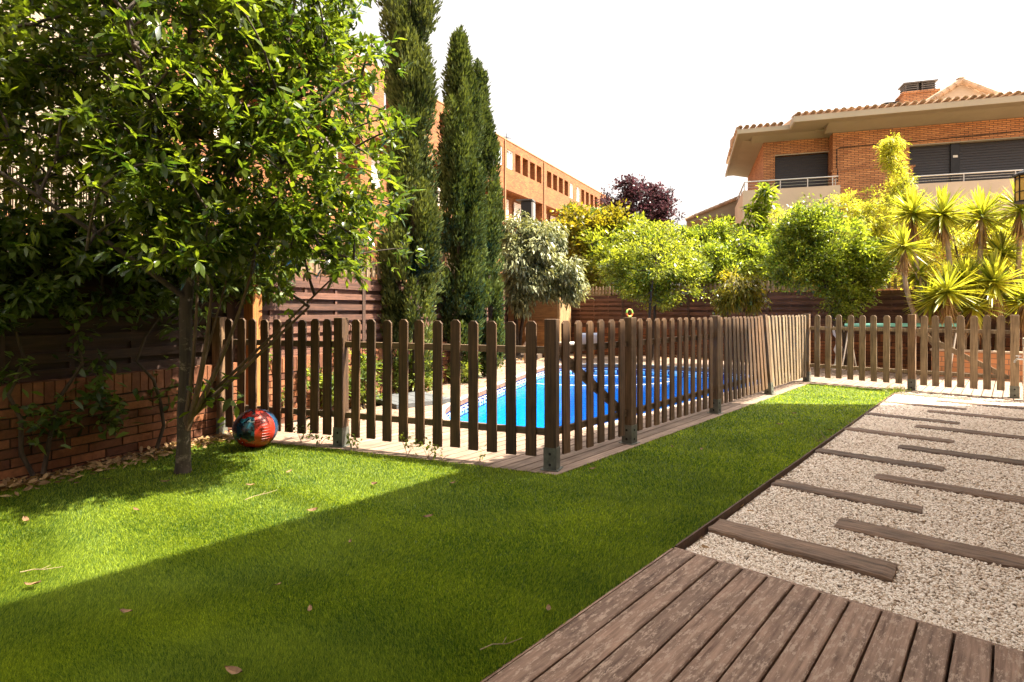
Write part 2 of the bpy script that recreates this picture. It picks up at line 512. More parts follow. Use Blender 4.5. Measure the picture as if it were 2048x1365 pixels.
# pool outline (world xy, deck level)
pool_raw = [(-.70, 6.10), (-.40, 5.68), (-.05, 5.53), (.40, 5.50), (.85, 5.74), (1.56, 6.46), (2.48, 7.45), (3.32, 8.33), (4.17, 9.16), (4.85, 9.86),
            (5.02, 10.50), (4.72, 11.15), (3.9, 11.6), (3.0, 12.15), (2.1, 12.4), (1.35, 12.35), (.80, 12.0), (.45, 11.2), (.17, 10.3), (-.13, 9.35), (-.43, 8.42), (-.66, 7.6), (-.82, 6.85)]
def catmull(P, k=4):
    out = []; n = len(P)
    for i in range(n):
        p0, p1, p2, p3 = (np.array(P[(i + j - 1) % n], float) for j in range(4))
        for q in range(k):
            t = q / k
            out.append(tuple(0.5 * ((2 * p1) + (-p0 + p2) * t + (2 * p0 - 5 * p1 + 4 * p2 - p3) * t * t + (-p0 + 3 * p1 - 3 * p2 + p3) * t ** 3)))
    return out
pool = catmull(pool_raw, 4)
pool_c = np.array(pool)
def offset_poly(P, d):
    P = np.array(P); n = len(P); t = np.roll(P, -1, 0) - np.roll(P, 1, 0)
    t /= np.linalg.norm(t, axis=1)[:, None]
    nrm = np.stack([t[:, 1], -t[:, 0]], 1)       # outward for ccw
    return [tuple(p) for p in P + nrm * d]
area = sum(pool[i][0] * pool[(i + 1) % len(pool)][1] - pool[(i + 1) % len(pool)][0] * pool[i][1] for i in range(len(pool))) / 2
if area < 0: pool = pool[::-1]

def sheet_with_hole(name, outer, hole, z, mat, kind='structure'):
    polys = [[Vector((x, y, 0)) for x, y in outer]]
    if hole: polys.append([Vector((x, y, 0)) for x, y in hole])
    tris = tessellate_polygon(polys)
    pts = [p for pl in polys for p in pl]
    b = MB()
    fs = []
    for t_ in tris:
        a_, b_, c_ = (pts[i] for i in t_)
        if (b_ - a_).cross(c_ - a_).z < 0: t_ = (t_[0], t_[2], t_[1])
        fs.append(t_)
    b.add([(p.x, p.y, z) for p in pts], fs, 0.5)
    o = b.build(name, mat)
    if kind: tag(o, kind=kind)
    return o

# ------------------------------------------------------------------ ground, lawn, decks, gravel, pool
sheet_with_hole('ground', [(-400, -300), (400, -300), (400, 700), (-400, 700)], offset_poly(pool, 0.2), -0.14, 'dry_soil')

# lawn: garden frame polygon
def gw(p): return W2(p)
EDGE_W = -2.455                                  # edge of pool deck along the strip
def out_edge(p, q, off):                         # shift a point to the camera side of the left fence
    d = (q - p).normalized(); n_ = Vector((d.y, -d.x, 0))
    if n_.y > 0: n_ = -n_
    return n_ * off
dl = out_edge(P0, P1, 0.115)
TIP = G(EDGE_W, W2(P0)[1] - 0.10)
L1 = P1 + dl; L2 = P2 + dl
lawn_world = [Vector((wallx(0.6) + .0, 0.6, 0)), G(LAWN_W - 4.0, -1.5), G(LAWN_W, -1.5), G(LAWN_W, 10.0), G(EDGE_W, 10.0), TIP, L1, L2, Vector((wallx(L2.y) + 0.1, L2.y, 0))]
b = MB()
b.prism([(p.x, p.y) for p in lawn_world], -0.13, 0.0, 0.5)
tag(b.build('lawn', 'lawn_base'), kind='structure')

def in_poly(px, py, poly):
    inside = np.zeros(len(px), bool); n = len(poly)
    for i in range(n):
        x1, y1 = poly[i]; x2, y2 = poly[(i + 1) % n]
        cnd = ((y1 > py) != (y2 > py)) & (px < (x2 - x1) * (py - y1) / (y2 - y1 + 1e-12) + x1)
        inside ^= cnd
    return inside
lawn_poly = [(p.x, p.y) for p in lawn_world]

def grass():
    # candidate points with density falling with distance
    NC = 5000000
    # sample Y by 1/Y^2-ish: choose in polar-like coordinates
    Y = 1.0 / (1 - rng.random(NC) * (1 - 1.0 / 9.0))
    X = (rng.random(NC) * 2.25 - 1.25) * Y * 1.0
    ok = in_poly(X, Y, lawn_poly)
    X = X[ok]; Y = Y[ok]
    n = min(len(X), 1150000)
    X = X[:n]; Y = Y[:n]
    lod = np.clip(Y / 2.2, 0.8, 4.0)
    L_ = rng.uniform(0.009, 0.021, n) * (0.9 + 0.1 * lod)
    Wd = rng.uniform(0.0011, 0.0022, n) * lod ** 1.0
    az = rng.uniform(0, 2 * np.pi, n)
    # clumps lean the same way
    lean_az = 3.0 * np.sin(X * 2.1 + 1.3 * np.sin(Y * 1.7)) + 2.0 * np.sin(Y * 3.1 + X)
    tilt = rng.uniform(0.25, 1.0, n)
    dx = np.cos(az) * 0.7 + np.cos(lean_az) * 0.6; dy = np.sin(az) * 0.7 + np.sin(lean_az) * 0.6
    tipx = X + dx * L_ * tilt; tipy = Y + dy * L_ * tilt; tipz = L_ * np.sqrt(np.clip(1.1 - tilt ** 2 * .7, .1, 1))
    sx = -np.sin(az + 1.1) * Wd; sy = np.cos(az + 1.1) * Wd
    V = np.zeros((n, 3, 3))
    V[:, 0] = np.stack([X - sx, Y - sy, np.full(n, -0.002)], 1)
    V[:, 1] = np.stack([X + sx, Y + sy, np.full(n, -0.002)], 1)
    V[:, 2] = np.stack([tipx, tipy, tipz], 1)
    F = np.arange(n * 3).reshape(n, 3)
    big = 0.5 + 0.25 * np.sin(X * 3.3 + np.sin(Y * 2.9) * 2) * np.sin(Y * 4.1 + X * 1.3) + 0.12 * np.sin(X * 11 + Y * 7) * np.sin(Y * 13 - X * 5)
    rnd = np.clip(big * 0.45 + rng.random(n) ** 1.5 * 0.95 - 0.22, 0, 1)
    o = arrays('grass', V.reshape(-1, 3), F, rnd, 'grass_blade')
    tag(o, 'short dense green turf of the garden lawn', 'grass', kind='stuff')
grass()

# gravel bed
def gz(u): return -0.046 + 0.029 * min(1.0, max(0.0, (u - 3.2) / 4.0))
b = MB()
b.prism([(2.66, -.13), (9.98, -.13), (9.98, gz(9.98)), (7.2, gz(7.2)), (3.2, gz(3.2)), (2.66, gz(2.66))], LAWN_W + 0.012, 0.44, axis='x', rnd=0.5)
tag(ground_rot(b.build('gravel_bed', 'gravel_base')), kind='structure')
def pebbles():
    phi = (1 + 5 ** .5) / 2
    ico = np.array([(-1, phi, 0), (1, phi, 0), (-1, -phi, 0), (1, -phi, 0), (0, -1, phi), (0, 1, phi), (0, -1, -phi), (0, 1, -phi), (phi, 0, -1), (phi, 0, 1), (-phi, 0, -1), (-phi, 0, 1)], float)
    ico /= np.linalg.norm(ico[0])
    fi = np.array([(0, 11, 5), (0, 5, 1), (0, 1, 7), (0, 7, 10), (0, 10, 11), (1, 5, 9), (5, 11, 4), (11, 10, 2), (10, 7, 6), (7, 1, 8), (3, 9, 4), (3, 4, 2), (3, 2, 6), (3, 6, 8), (3, 8, 9), (4, 9, 5), (2, 4, 11), (6, 2, 10), (8, 6, 7), (9, 8, 1)])
    n = 150000
    # denser near
    u = 2.66 + (7.3) * rng.random(n) ** 1.35
    w_ = rng.uniform(LAWN_W + .03, 0.30, n)
    s = rng.uniform(0.0038, 0.0076, n) * (1 + 0.22 * np.clip(u - 3.5, 0, 6) / 2)
    z = 0.002 - 0.046 + 0.029 * np.clip((u - 3.2) / 4.0, 0, 1) + rng.uniform(0, 0.012, n)
    sc = np.stack([s * rng.uniform(.9, 1.6, n), s * rng.uniform(.7, 1.1, n), s * rng.uniform(.55, .85, n)], 1)
    az = rng.uniform(0, 2 * np.pi, n); tl = rng.uniform(-.5, .5, n)
    base = ico[None] * (1 + rng.uniform(-.16, .16, (n, 12, 1)))
    p = base * sc[:, None]
    x = p[..., 0] * np.cos(tl)[:, None] + p[..., 2] * np.sin(tl)[:, None]
    zz = -p[..., 0] * np.sin(tl)[:, None] + p[..., 2] * np.cos(tl)[:, None]
    y = p[..., 1]
    X = x * np.cos(az)[:, None] - y * np.sin(az)[:, None] + w_[:, None]
    Yv = x * np.sin(az)[:, None] + y * np.cos(az)[:, None] + u[:, None]
    V = np.stack([X, Yv, zz + z[:, None]], -1).reshape(-1, 3)
    F = (fi[None] + (np.arange(n) * 12)[:, None, None]).reshape(-1, 3)
    rnd = np.repeat(np.clip(rng.random(n) * .9 + .1 * rng.random(n), 0, 1), 20)
    o = arrays('gravel', V, F, rnd, 'pebble', smooth=True)
    ground_rot(o)
    tag(o, 'pale cream pebbles filling the path between the sleepers', 'gravel', kind='stuff')
pebbles()

# lawn edging board
b = MB()
b.box(LAWN_W + 0.001, LAWN_W + 0.011, 2.67, 9.95, -0.12, 0.004, 0.3)
tag(ground_rot(b.build('lawn_edging', 'rust_metal')), 'thin rusty metal edging between lawn and gravel', 'edging')

# near terrace deck : boards along u
def rough_board(b, w0, w1, u0, u1, z0, z1, seg=14, j=0.0008):
    vs = []; n = seg + 1; r_ = random.random()
    prof = [(w0, z0), (w0, z1 - .004), (w0 + .004, z1), (w1 - .004, z1), (w1, z1 - .004), (w1, z0)]
    for i in range(n):
        u = u0 + (u1 - u0) * i / seg
        dx = random.uniform(-j, j)
        for x, z in prof: vs.append((x + dx + random.uniform(-j, j), u, z + random.uniform(-j, j) * .6))
    k = len(prof); fs = []
    for i in range(seg):
        for q in range(k - 1):
            fs.append((i * k + q, i * k + q + 1, (i + 1) * k + q + 1, (i + 1) * k + q))
    fs.append(tuple(range(k))); fs.append(tuple(range((n - 1) * k, n * k)))
    b.add(vs, fs, r_)
b = MB()
edges = [-1.268, -1.155, -1.043, -.93, -.82, -.71, -.605, -.50, -.387, -.27, -.16, -.05, .06, .17, .28, .39]
for i in range(len(edges) - 1):
    rough_board(b, edges[i] + .004, edges[i + 1] - .004, -1.6, 2.635, -.028, 0.006)
b.box(-1.27, 0.43, 2.637, 2.655, -.09, 0.003)
b.box(-1.28, -1.2705, -1.6, 2.637, -.09, 0.001)
b.box(-1.25, 0.42, -1.6, 2.62, -.13, -.085, 0.01)
for i in range(5):
    b.box(-1.25, 0.42, -1.0 + i * .8, -.95 + i * .8, -.085, -.030, 0.2)
tag(ground_rot(b.build('wooden_deck', 'deck_wood')), kind='structure')

# pool deck : boards along u, cut by pool
def pool_deck():
    hole = offset_poly(pool, 0.055)
    hole_g = np.array([W2(p) for p in hole])
    bpoly = [W2(p) for p in (TIP, G(EDGE_W, 10.0), G(0.40, 10.0), G(0.40, 12.6), G(-4.2, 12.9), G(-7.2, 13.2), Vector((wallx(13) + .25, 13, 0)), Vector((-0.55, 11.7, 0)), Vector((-1.30, 8.85, 0)),
                             Vector((wallx(7.2) + .45, 7.2, 0)), Vector((wallx(L2.y) + .1, L2.y + .02, 0)), L2, L1)]
    def spans(poly, x):
        ys = []
        n = len(poly)
        for i in range(n):
            (x1, y1), (x2, y2) = poly[i], poly[(i + 1) % n]
            if (x1 > x) != (x2 > x): ys.append(y1 + (x - x1) * (y2 - y1) / (x2 - x1))
        return sorted(ys)
    b = MB(); pitch = 0.112
    wmin = min(p[0] for p in bpoly); k = 0; x = EDGE_W
    strips = []
    while x > wmin: strips.append((x - pitch, x)); x -= pitch
    x = EDGE_W
    while x < 0.38: strips.append((x, x + pitch)); x += pitch
    eps = 0.0055
    for (a, c) in strips:
        a += eps; c -= eps
        # sub-strips for clean cut ends near curved edge
        ev = {}
        for q in (a, (a + c) / 2, c):
            o_ = spans(bpoly, q); h_ = spans(hole_g, q)
            sg = []
            for i in range(0, len(o_) - 1, 2):
                y0, y1 = o_[i], o_[i + 1]
                cur = y0
                for j in range(0, len(h_) - 1, 2):
                    if h_[j] > cur and h_[j] < y1:
                        sg.append((cur, h_[j])); cur = h_[j + 1]
                if cur < y1: sg.append((cur, y1))
            ev[q] = sg
        ka, km, kc = ev[a], ev[(a + c) / 2], ev[c]
        if len(ka) == len(kc) == len(km):
            for s0, sm, s1 in zip(ka, km, kc):
                jn = [0.0]
                for (p_, q_) in [(0, 1)]:
                    poly = [(a, s0[0]), ((a + c) / 2, sm[0]), (c, s1[0]), (c, s1[1]), ((a + c) / 2, sm[1]), (a, s0[1])]
                    if min(s0[1] - s0[0], s1[1] - s1[0]) > 0.01:
                        b.prism(poly, -.03, 0.004)
        else:
            for s0 in km:
                if s0[1] - s0[0] > .02: b.prism([(a, s0[0]), (c, s0[0]), (c, s0[1]), (a, s0[1])], -.03, 0.004)
    # edge board under the deck
    e0, e1 = W2(TIP), W2(G(EDGE_W, 10.0))
    b.box(EDGE_W - .03, EDGE_W - .004, e0[1] + .05, 9.98, -.12, -.032, .2)
    b.box(EDGE_W, .39, 10.0, 10.02, -.12, -.032, .2)
    o = ground_rot(b.build('pool_deck', 'pool_deck_wood'))
    tag(o, kind='structure')
    # dark sub base
    sheet_with_hole('pool_deck_base', [tuple(G(*p)[:2]) for p in bpoly], offset_poly(pool, 0.03), -0.045, 'soil')
pool_deck()
b = MB(); b.box(0.40, 3.5, 9.981, 10.9, -.1, 0.002, .4)
tag(ground_rot(b.build('paving', 'coping')), kind='structure')

# pool thing
pt = thing('swimming_pool', 'kidney shaped blue swimming pool set in the wooden deck', 'pool', (2.0, 9.0, 0))
def ring(name, outer, inner, z0, z1, mat, parent, step_rnd=False):
    n = len(inner); b = MB()
    off = np.array([2.0, 9.0])
    for i in range(n):
        j = (i + 1) % n
        o0, o1, i0, i1 = (np.array(q) - off for q in (outer[i], outer[j], inner[i], inner[j]))
        vs = [(*i0, z0), (*i1, z0), (*o1, z0), (*o0, z0), (*i0, z1), (*i1, z1), (*o1, z1), (*o0, z1)]
        b.add(vs, [(4, 7, 6, 5), (0, 4, 5, 1), (3, 2, 6, 7), (0, 1, 2, 3)], None if step_rnd else .5)
    return b.build(name, mat, parent)
ring('coping', offset_poly(pool, 0.05), offset_poly(pool, -0.015), -0.012, 0.010, 'coping', pt, True)
ring('coping_edge', offset_poly(pool, 0.05), offset_poly(pool, -0.010), -0.075, -0.0125, 'coping_edge', pt, True)
ring('basin_wall', offset_poly(pool, 0.05), pool, -1.5, -0.0755, 'pool_mosaic', pt)
b = MB(); n = len(pool)
b.add([(x - 2, y - 9, -1.45) for x, y in offset_poly(pool, .03)], [tuple(range(n))], .5)
b.build('basin_floor', 'pool_mosaic', pt)
# meander tile band, resampled by length
def meander():
    P = np.array(pool); seg = np.linalg.norm(np.roll(P, -1, 0) - P, axis=1); Lt = seg.sum(); cum = np.concatenate([[0], np.cumsum(seg)])
    def at(s, off, z):
        s %= Lt; i = int(np.searchsorted(cum, s, side='right') - 1); i = min(i, n - 1)
        a = P[i]; c = P[(i + 1) % n]; d = (c - a) / seg[i]; p = a + d * (s - cum[i])
        nn_ = np.array([-d[1], d[0]])            # inward for ccw
        p = p + nn_ * off
        return (p[0] - 2, p[1] - 9, z)
    bw = MB(); bn = MB(); T = 0.20; cnt = int(Lt / T); T = Lt / cnt; z1, z0 = -.078, -.40; H = .15
    def quad(b, s0, s1, za, zb, off):
        b.add([at(s0, off, za), at(s1, off, za), at(s1, off, zb), at(s0, off, zb)], [(0, 1, 2, 3)], .5)
    for k in range(cnt):
        s = k * T
        for q in range(2): quad(bw, s + q * T / 2, s + (q + 1) * T / 2, z1 - H, z1, .002)
        u = T / 7.0; h = H / 7.0
        def cell(x0, x1, y0, y1): quad(bn, s + x0 * u, s + x1 * u, z1 - H + y0 * h, z1 - H + y1 * h, .005)
        cell(0, 7, 6.2, 7); cell(0, 7, 0, .7)
        cell(.6, 1.7, .7, 5.4); cell(1.7, 5.6, 4.4, 5.4); cell(4.6, 5.6, 2.0, 4.4); cell(3.0, 4.6, 2.0, 2.9)
    bw.build('tile_band', 'tile_white', pt); bn.build('tile_pattern', 'tile_navy', pt)
meander()
b = MB(); WZ = -0.16
b.add([(x, y, WZ) for x, y in offset_poly(pool, .01)], [tuple(range(n))], .5)
tag(b.build('water', 'pool_water'), kind='structure')
# floating hose on the water
hp = [PX(1080, 11.6), PX(1150, 11.5), PX(1230, 11.45), PX(1300, 11.2), PX(1338, 10.9), PX(1342, 10.6), PX(1325, 10.3), PX(1290, 10.1), PX(1230, 9.95), PX(1160, 9.95), PX(1090, 10.1), PX(1060, 10.3)]
pts = []
for i in range(len(hp) - 1):
    for q in range(4):
        p = hp[i].lerp(hp[i + 1], q / 4); p.z = WZ + .012; pts.append(p)
b = MB(); b.tube(pts, .009, 6)
tag(b.build('pool_hose', 'white_plastic', smooth=True), 'thin white hose floating in a loop on the pool water', 'hose')

# ------------------------------------------------------------------ picket fences
PW, PTH = 0.084, 0.020
def picket_mesh(name, mat, z0=0.09, z1=1.115, wid=PW):
    b = MB(); h = wid / 2; c = wid * .27
    b.prism([(-h, z0), (h, z0), (h, z1 - c * 1.1), (h - c, z1), (-h + c, z1), (-h, z1 - c * 1.1)], -PTH / 2, PTH / 2, axis='y', rnd=.0)
    return b
def add_picket(parent, x, y, mat, first, lean=0.0, dz=0.0):
    if first.get(mat) is None:
        o = picket_mesh('picket', mat).build('picket', mat, parent, bevel=0.0025); first[mat] = o
    else:
        o = copy_child(first[mat], parent)
    o.location = (x, y, dz + random.uniform(-.007, .006)); o.rotation_euler = (random.uniform(-.006, .006) + lean, random.uniform(-.008, .008), random.uniform(-.03, .03))
    return o
FIRST = {}
def add_post(parent, x, y, mat='post_wood', h=1.13, z_br=0.17, size=0.092, lean=0.0, holes=True):
    b = MB(); s = size / 2
    b.box(-s, s, -s, s, 0.012, h, .0)
    p = b.build('post', mat, parent, bevel=.004); p.location = (x, y, 0); p.rotation_euler = (lean, 0, 0)
    b = MB(); s2 = s + .004
    for sx in (-1, 1):
        b.box(min(sx * s, sx * s2), max(sx * s, sx * s2), -s2, s2, 0.004, z_br)
        b.box(-s, s, min(sx * s, sx * s2), max(sx * s, sx * s2), 0.004, z_br)
    b.box(-s2 - .02, s2 + .02, -s2 - .02, s2 + .02, 0.004, .009)
    br = b.build('post_bracket', 'galvanised', p)
    if holes:
        for z in (.045, .125):
            b = MB(); b.tube([(0, -(s2 - .001), z), (0, -(s2 + .002), z)], .011, 10); b.build('bolt', 'hole', p)
            b = MB(); b.tube([(-(s2 - .001), 0, z), (-(s2 + .002), 0, z)], .011, 10); b.build('bolt', 'hole', p)
    return p
def add_rail(parent, x0, x1, y, z, mat='fence_rail', lean=0.0):
    b = MB(); b.box(x0, x1, -.016, .016, -.028, .028, .0)
    o = b.build('rail', mat, parent, bevel=.002); o.location = (0, y, z)
    return o

def frame_of(A, B_):
    d = (B_ - A); L_ = d.length; return L_, math.atan2(d.y, d.x)

# left run: from corner post P0 to P1 to P2 (local x from P2 to P0, pickets on the camera side = local -y)
fl = thing('picket_fence', 'brown shaded picket fence left of the corner post beside the beach ball', 'fence', P1, 0)
def run(parent, org, A, B_, count, mat, postA=True, postB=True, front=-1, rails=(.275, .895), leanf=None, railmat='fence_rail', pmat='post_wood', gate=False, brace=None, l0=0.0, l1=0.0):
    L_, a = frame_of(A, B_)
    sub = parent
    Mx = Matrix.Translation(A - org) @ Matrix.Rotation(a, 4, 'Z')
    objs = []
    s = .046
    if postA: objs.append(add_post(sub, 0, 0, pmat))
    if postB: objs.append(add_post(sub, L_, 0, pmat, lean=-l1))
    for z in rails:
        b = MB(); b.box(s + .004, L_ - s - .004, -.015, .015, -.026, .026, .0)
        o = b.build('rail', railmat, sub, bevel=.002); o.location = (0, .012 + math.tan(l0) * z, z); o.rotation_euler = (0, 0, math.atan2((math.tan(l1) - math.tan(l0)) * z, L_)); objs.append(o)
    for i in range(count):
        x = L_ * (i + 1) / (count + 1)
        o = add_picket(sub, x, .012 + front * .0265, mat, FIRST, -(l0 + (l1 - l0) * x / L_))
        objs.append(o)
    if brace:
        (x0, z0), (x1, z1) = brace
        b = MB(); d = Vector((x1 - x0, 0, z1 - z0)); ln = d.length
        mm = Matrix.Translation((x0, .012, z0)) @ Matrix.Rotation(-math.atan2(d.z, d.x), 4, 'Y')
        b.box(0, ln, -.013, .013, -.035, .035, 0, mat=mm)
        objs.append(b.build('brace', railmat, sub))
    for o in objs:
        o.matrix_local = Mx @ o.matrix_basis
    return objs
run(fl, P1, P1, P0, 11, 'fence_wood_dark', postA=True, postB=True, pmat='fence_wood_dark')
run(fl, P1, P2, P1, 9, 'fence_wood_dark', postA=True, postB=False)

gp0 = G(FEN_W, W2(P0)[1]); us = [W2(P0)[1], 4.46, 6.41, 8.34, FAR_U]
GP = [G(FEN_W, u) for u in us]
gt = thing('picket_gate', 'brown picket gate with diagonal brace between corner post and toy ring post', 'gate', P0, 0)
run(gt, P0, P0, GP[1], 6, 'fence_wood', postA=False, postB=False, brace=((.10, .87), (1.0, .30)))
fr_ = thing('picket_fence', 'long brown picket fence running beside the pool and green lawn strip', 'fence', GP[2], 0)
run(fr_, GP[2], GP[1], GP[2], 11, 'fence_wood', postA=True, postB=True)
run(fr_, GP[2], GP[2], GP[3], 12, 'fence_wood', postA=False, postB=True, l0=0.0, l1=.075)
run(fr_, GP[2], GP[3], GP[4], 12, 'fence_grey', postA=False, postB=True, l0=.075, l1=0.0)
FQ = [GP[4], G(-1.12, 10.20), G(0.02, 10.20)]
ff = thing('picket_fence', 'weathered grey picket fence across the far end of the lawn', 'fence', FQ[0], 0)
run(ff, FQ[0], FQ[0], FQ[1], 8, 'fence_grey', postA=False, postB=True, railmat='fence_grey', pmat='post_wood')
fg = thing('picket_gate', 'weathered picket gate with wood grain knots at the far right end', 'gate', FQ[2], 0)
run(fg, FQ[2], FQ[1], FQ[2], 7, 'fence_grey', postA=False, postB=True, railmat='fence_grey', pmat='fence_grey', brace=((.06, .86), (1.05, .28)))

# foam ring toy on the gate post
t_ = thing('toy_ring', 'small orange and green foam ring standing on a fence post', 'toy', GP[1] + Vector((0, 0, 1.131)), R(25))
def torus(R0, r0, a0, a1, mat, name, parent, cz):
    b = MB(); pts = [(R0 * math.cos(t), 0, cz + R0 * math.sin(t)) for t in np.linspace(a0, a1, 14)]
    b.tube(pts, r0, 8); return b.build(name, mat, parent, smooth=True)
plain('foam_orange', (.85, .22, .05), .6); plain('foam_green', (.35, .75, .15), .6)
for k in range(6):
    torus(.032, .008, k * math.pi / 3, (k + 1) * math.pi / 3, 'foam_orange' if k % 2 else 'foam_green', 'ring_segment', t_, .040)

# ------------------------------------------------------------------ sleepers
ords = ['first', 'second', 'third', 'fourth', 'fifth', 'sixth', 'seventh']
def sleeper(w0, u0, length, rot, label, wid=.19, z=-.012):
    b = MB(); seg = 22
    cr = random.random()
    vs = []; prof0 = [(-wid / 2, -.09), (-wid / 2, -.008), (-wid / 2 + .012, 0), (-wid * .2, .001), (0, -.001), (wid * .2, .001), (wid / 2 - .012, 0), (wid / 2, -.008), (wid / 2, -.09)]
    for i in range(seg + 1):
        x = length * i / seg
        e = min(i, seg - i)
        for (y, zz) in prof0:
            vs.append((x + (random.uniform(-.006, .006) if e == 0 else 0), y + random.uniform(-.003, .003) + .004 * math.sin(x * 7 + cr * 9), zz + random.uniform(-.003, .0025) - (.004 if e == 0 else 0)))
    k = len(prof0); fs = []
    for i in range(seg):
        for q in range(k - 1): fs.append((i * k + q, i * k + q + 1, (i + 1) * k + q + 1, (i + 1) * k + q))
    fs.append(tuple(range(k))); fs.append(tuple(range(seg * k, (seg + 1) * k)))
    b.add(vs, fs, cr)
    o = b.build('timber_sleeper', 'sleeper_wood')
    o.location = G(w0, u0, z); o.rotation_euler = (0, 0, GROT + rot)
    tag(o, label, 'sleeper', 'timber sleepers laid across the gravel path')
for i, u in enumerate([3.13, 4.20, 5.36, 6.49, 7.55, 8.66, 9.62]):
    sleeper(LAWN_W + .02, u, .86 + random.uniform(-.02, .02), random.uniform(-.02, .01),
            'weathered timber sleeper touching the lawn edge, %s from the near deck' % ords[i], .19 if i < 1 else .15, -.006 if i == 0 else gz(u) + .027)
for i, u in enumerate([3.66, 4.83, 5.97, 7.09, 8.22, 9.2]):
    sleeper(-.75, u, 1.0, random.uniform(-.015, .015),
            'weathered timber sleeper at the house side of the gravel, %s from the near deck' % ords[i], .16 if i else .18, gz(u) + .027)

# ------------------------------------------------------------------ brick boundary walls
def brick_wall(name, A, B_, h, label, thick=.20, both=False):
    L_, a = frame_of(A, B_)
    t = thing(name, label, 'wall', A, a)
    b = MB(); b.box(0, L_, -thick + .012, -.012, -.12, h - .012, .5)
    b.build('core', 'mortar_dark', t)
    b = MB(); bl, bh, g = .235, .058, .011
    z = -.10; row = 0
    sol = .155
    while z + bh < h - sol:
        x = -(bl + g) / 2 * (row % 2)
        while x < L_:
            x0, x1 = max(0, x), min(L_, x + bl)
            if x1 - x0 > .02:
                j = random.uniform(-.0015, .0015)
                b.box(x0, x1, -thick + .001 + j, -.001 + j, z, z + bh)
            x += bl + g
        z += bh + g; row += 1
    x = 0
    while x < L_ - .03:
        j = random.uniform(-.0015, .0015)
        b.box(x, x + .06, -thick - .004 + j, 0.002 + j, h - sol, h + random.uniform(-.002, .002)); x += .068
    b.build('brickwork', 'garden_brick', t)
    return t
# garden side must be local -y : choose direction so that right side of the path faces the garden
brick_wall('brick_wall', WA + Vector((-.18, .08, 0)), WB + Vector((-.18, .08, 0)), .68, 'low brown brick wall under the dark slat fence behind the leafy tree')
brick_wall('brick_wall', WB + Vector((-.19, .08, 0)), WC + Vector((-.19, .08, 0)), .68, 'low brick wall behind the cypresses leading to the wooden shed')
bA = G(-12.2, BACK_U); bB = G(3.5, BACK_U)
brick_wall('brick_wall', bA + Uv * .2, bB + Uv * .2, .68, 'low brick wall under the dark fence across the back of the garden')

def slat_fence(A, B_, z0, z1, label, panel=1.8, name='slat_fence', mat='slat_wood_sunlit'):
    L_, a = frame_of(A, B_)
    t = thing(name, label, 'fence', A, a)
    x = 0; sp = None; n_ = max(1, round(L_ / panel)); pl = L_ / n_
    first_post = None; first_panel = None
    for i in range(n_ + 1):
        if first_post is None:
            b = MB(); b.box(-.04, .04, .024, .10, z0, z1 + .02, 0.); b.box(-.03, .03, -.034, -.0265, z0 + .02, z1 - .02, .3)
            first_post = b.build('post', 'slat_post', t); o = first_post
        else: o = copy_child(first_post, t)
        o.location = (i * pl, 0, 0)
    for i in range(n_):
        b = MB(); z = z0 + .01; k = 0
        while z + .07 < z1:
            j = random.uniform(-.004, .004)
            yo = -.026 if k % 2 == 0 else .008
            b.box(.002, pl - .002, yo, yo + .014, z + j, z + (.074 if k % 2 == 0 else .086) + j)
            z += .065; k += 1
        q = .047 + pl / 4
        for e in (1, 2, 3):
            b.box(pl * e / 4 - .018, pl * e / 4 + .018, -.0115, .0055, z0 + .01, z1 - .01)
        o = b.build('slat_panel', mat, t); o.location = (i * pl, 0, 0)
    return t
def mini_pickets(A, B_, z0, z1, label, pitch=.115):
    L_, a = frame_of(A, B_)
    t = thing('picket_trellis', label, 'fence', A, a)
    b = MB()
    for z in (z0 + .05, z1 - .09): b.box(0, L_, 0.001, .018, z - .012, z + .012, .2)
    b.build('rail', 'fence_grey', t)
    b = MB(); n_ = int(L_ / pitch)
    first = None
    for i in range(min(n_, 100)):
        if first is None:
            pb = MB(); h = .030; c = .012
            pb.prism([(-h, z0), (h, z0), (h, z1 - c), (h - c, z1), (-h + c, z1), (-h, z1 - c)], -.017, -.001, axis='y', rnd=0)
            first = pb.build('picket', 'fence_grey', t); o = first
        else: o = copy_child(first, t)
        o.location = (pitch * (i + .5), 0, random.uniform(-.012, .012))
    return t
off = Vector((-.10, .04, 0))
WA2 = Vector((wallx(5.6), 5.6, 0))
WM = Vector((wallx(5.5), 5.5, 0))
slat_fence(WA + off, WM + off, .668, 1.62, 'very dark slat fence on the left brick wall behind the tree trunk', mat='slat_wood_shaded')
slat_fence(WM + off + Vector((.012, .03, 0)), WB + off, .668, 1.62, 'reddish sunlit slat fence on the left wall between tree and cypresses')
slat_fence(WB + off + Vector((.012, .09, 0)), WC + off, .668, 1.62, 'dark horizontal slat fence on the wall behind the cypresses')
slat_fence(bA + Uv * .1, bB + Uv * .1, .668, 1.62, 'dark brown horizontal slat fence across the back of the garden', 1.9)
mini_pickets(WA2 + off, WB + off, 1.64, 1.86, 'short greyed picket trellis on top of the left slat fence')
mini_pickets(WB + off + Vector((.012, .09, 0)), WC + off, 1.64, 1.86, 'short picket trellis on the slat fence behind the cypresses')
mini_pickets(G(-10.5, BACK_U + .1), G(1.0, BACK_U + .1), 1.64, 1.88, 'short greyed picket trellis on top of the back slat fence')

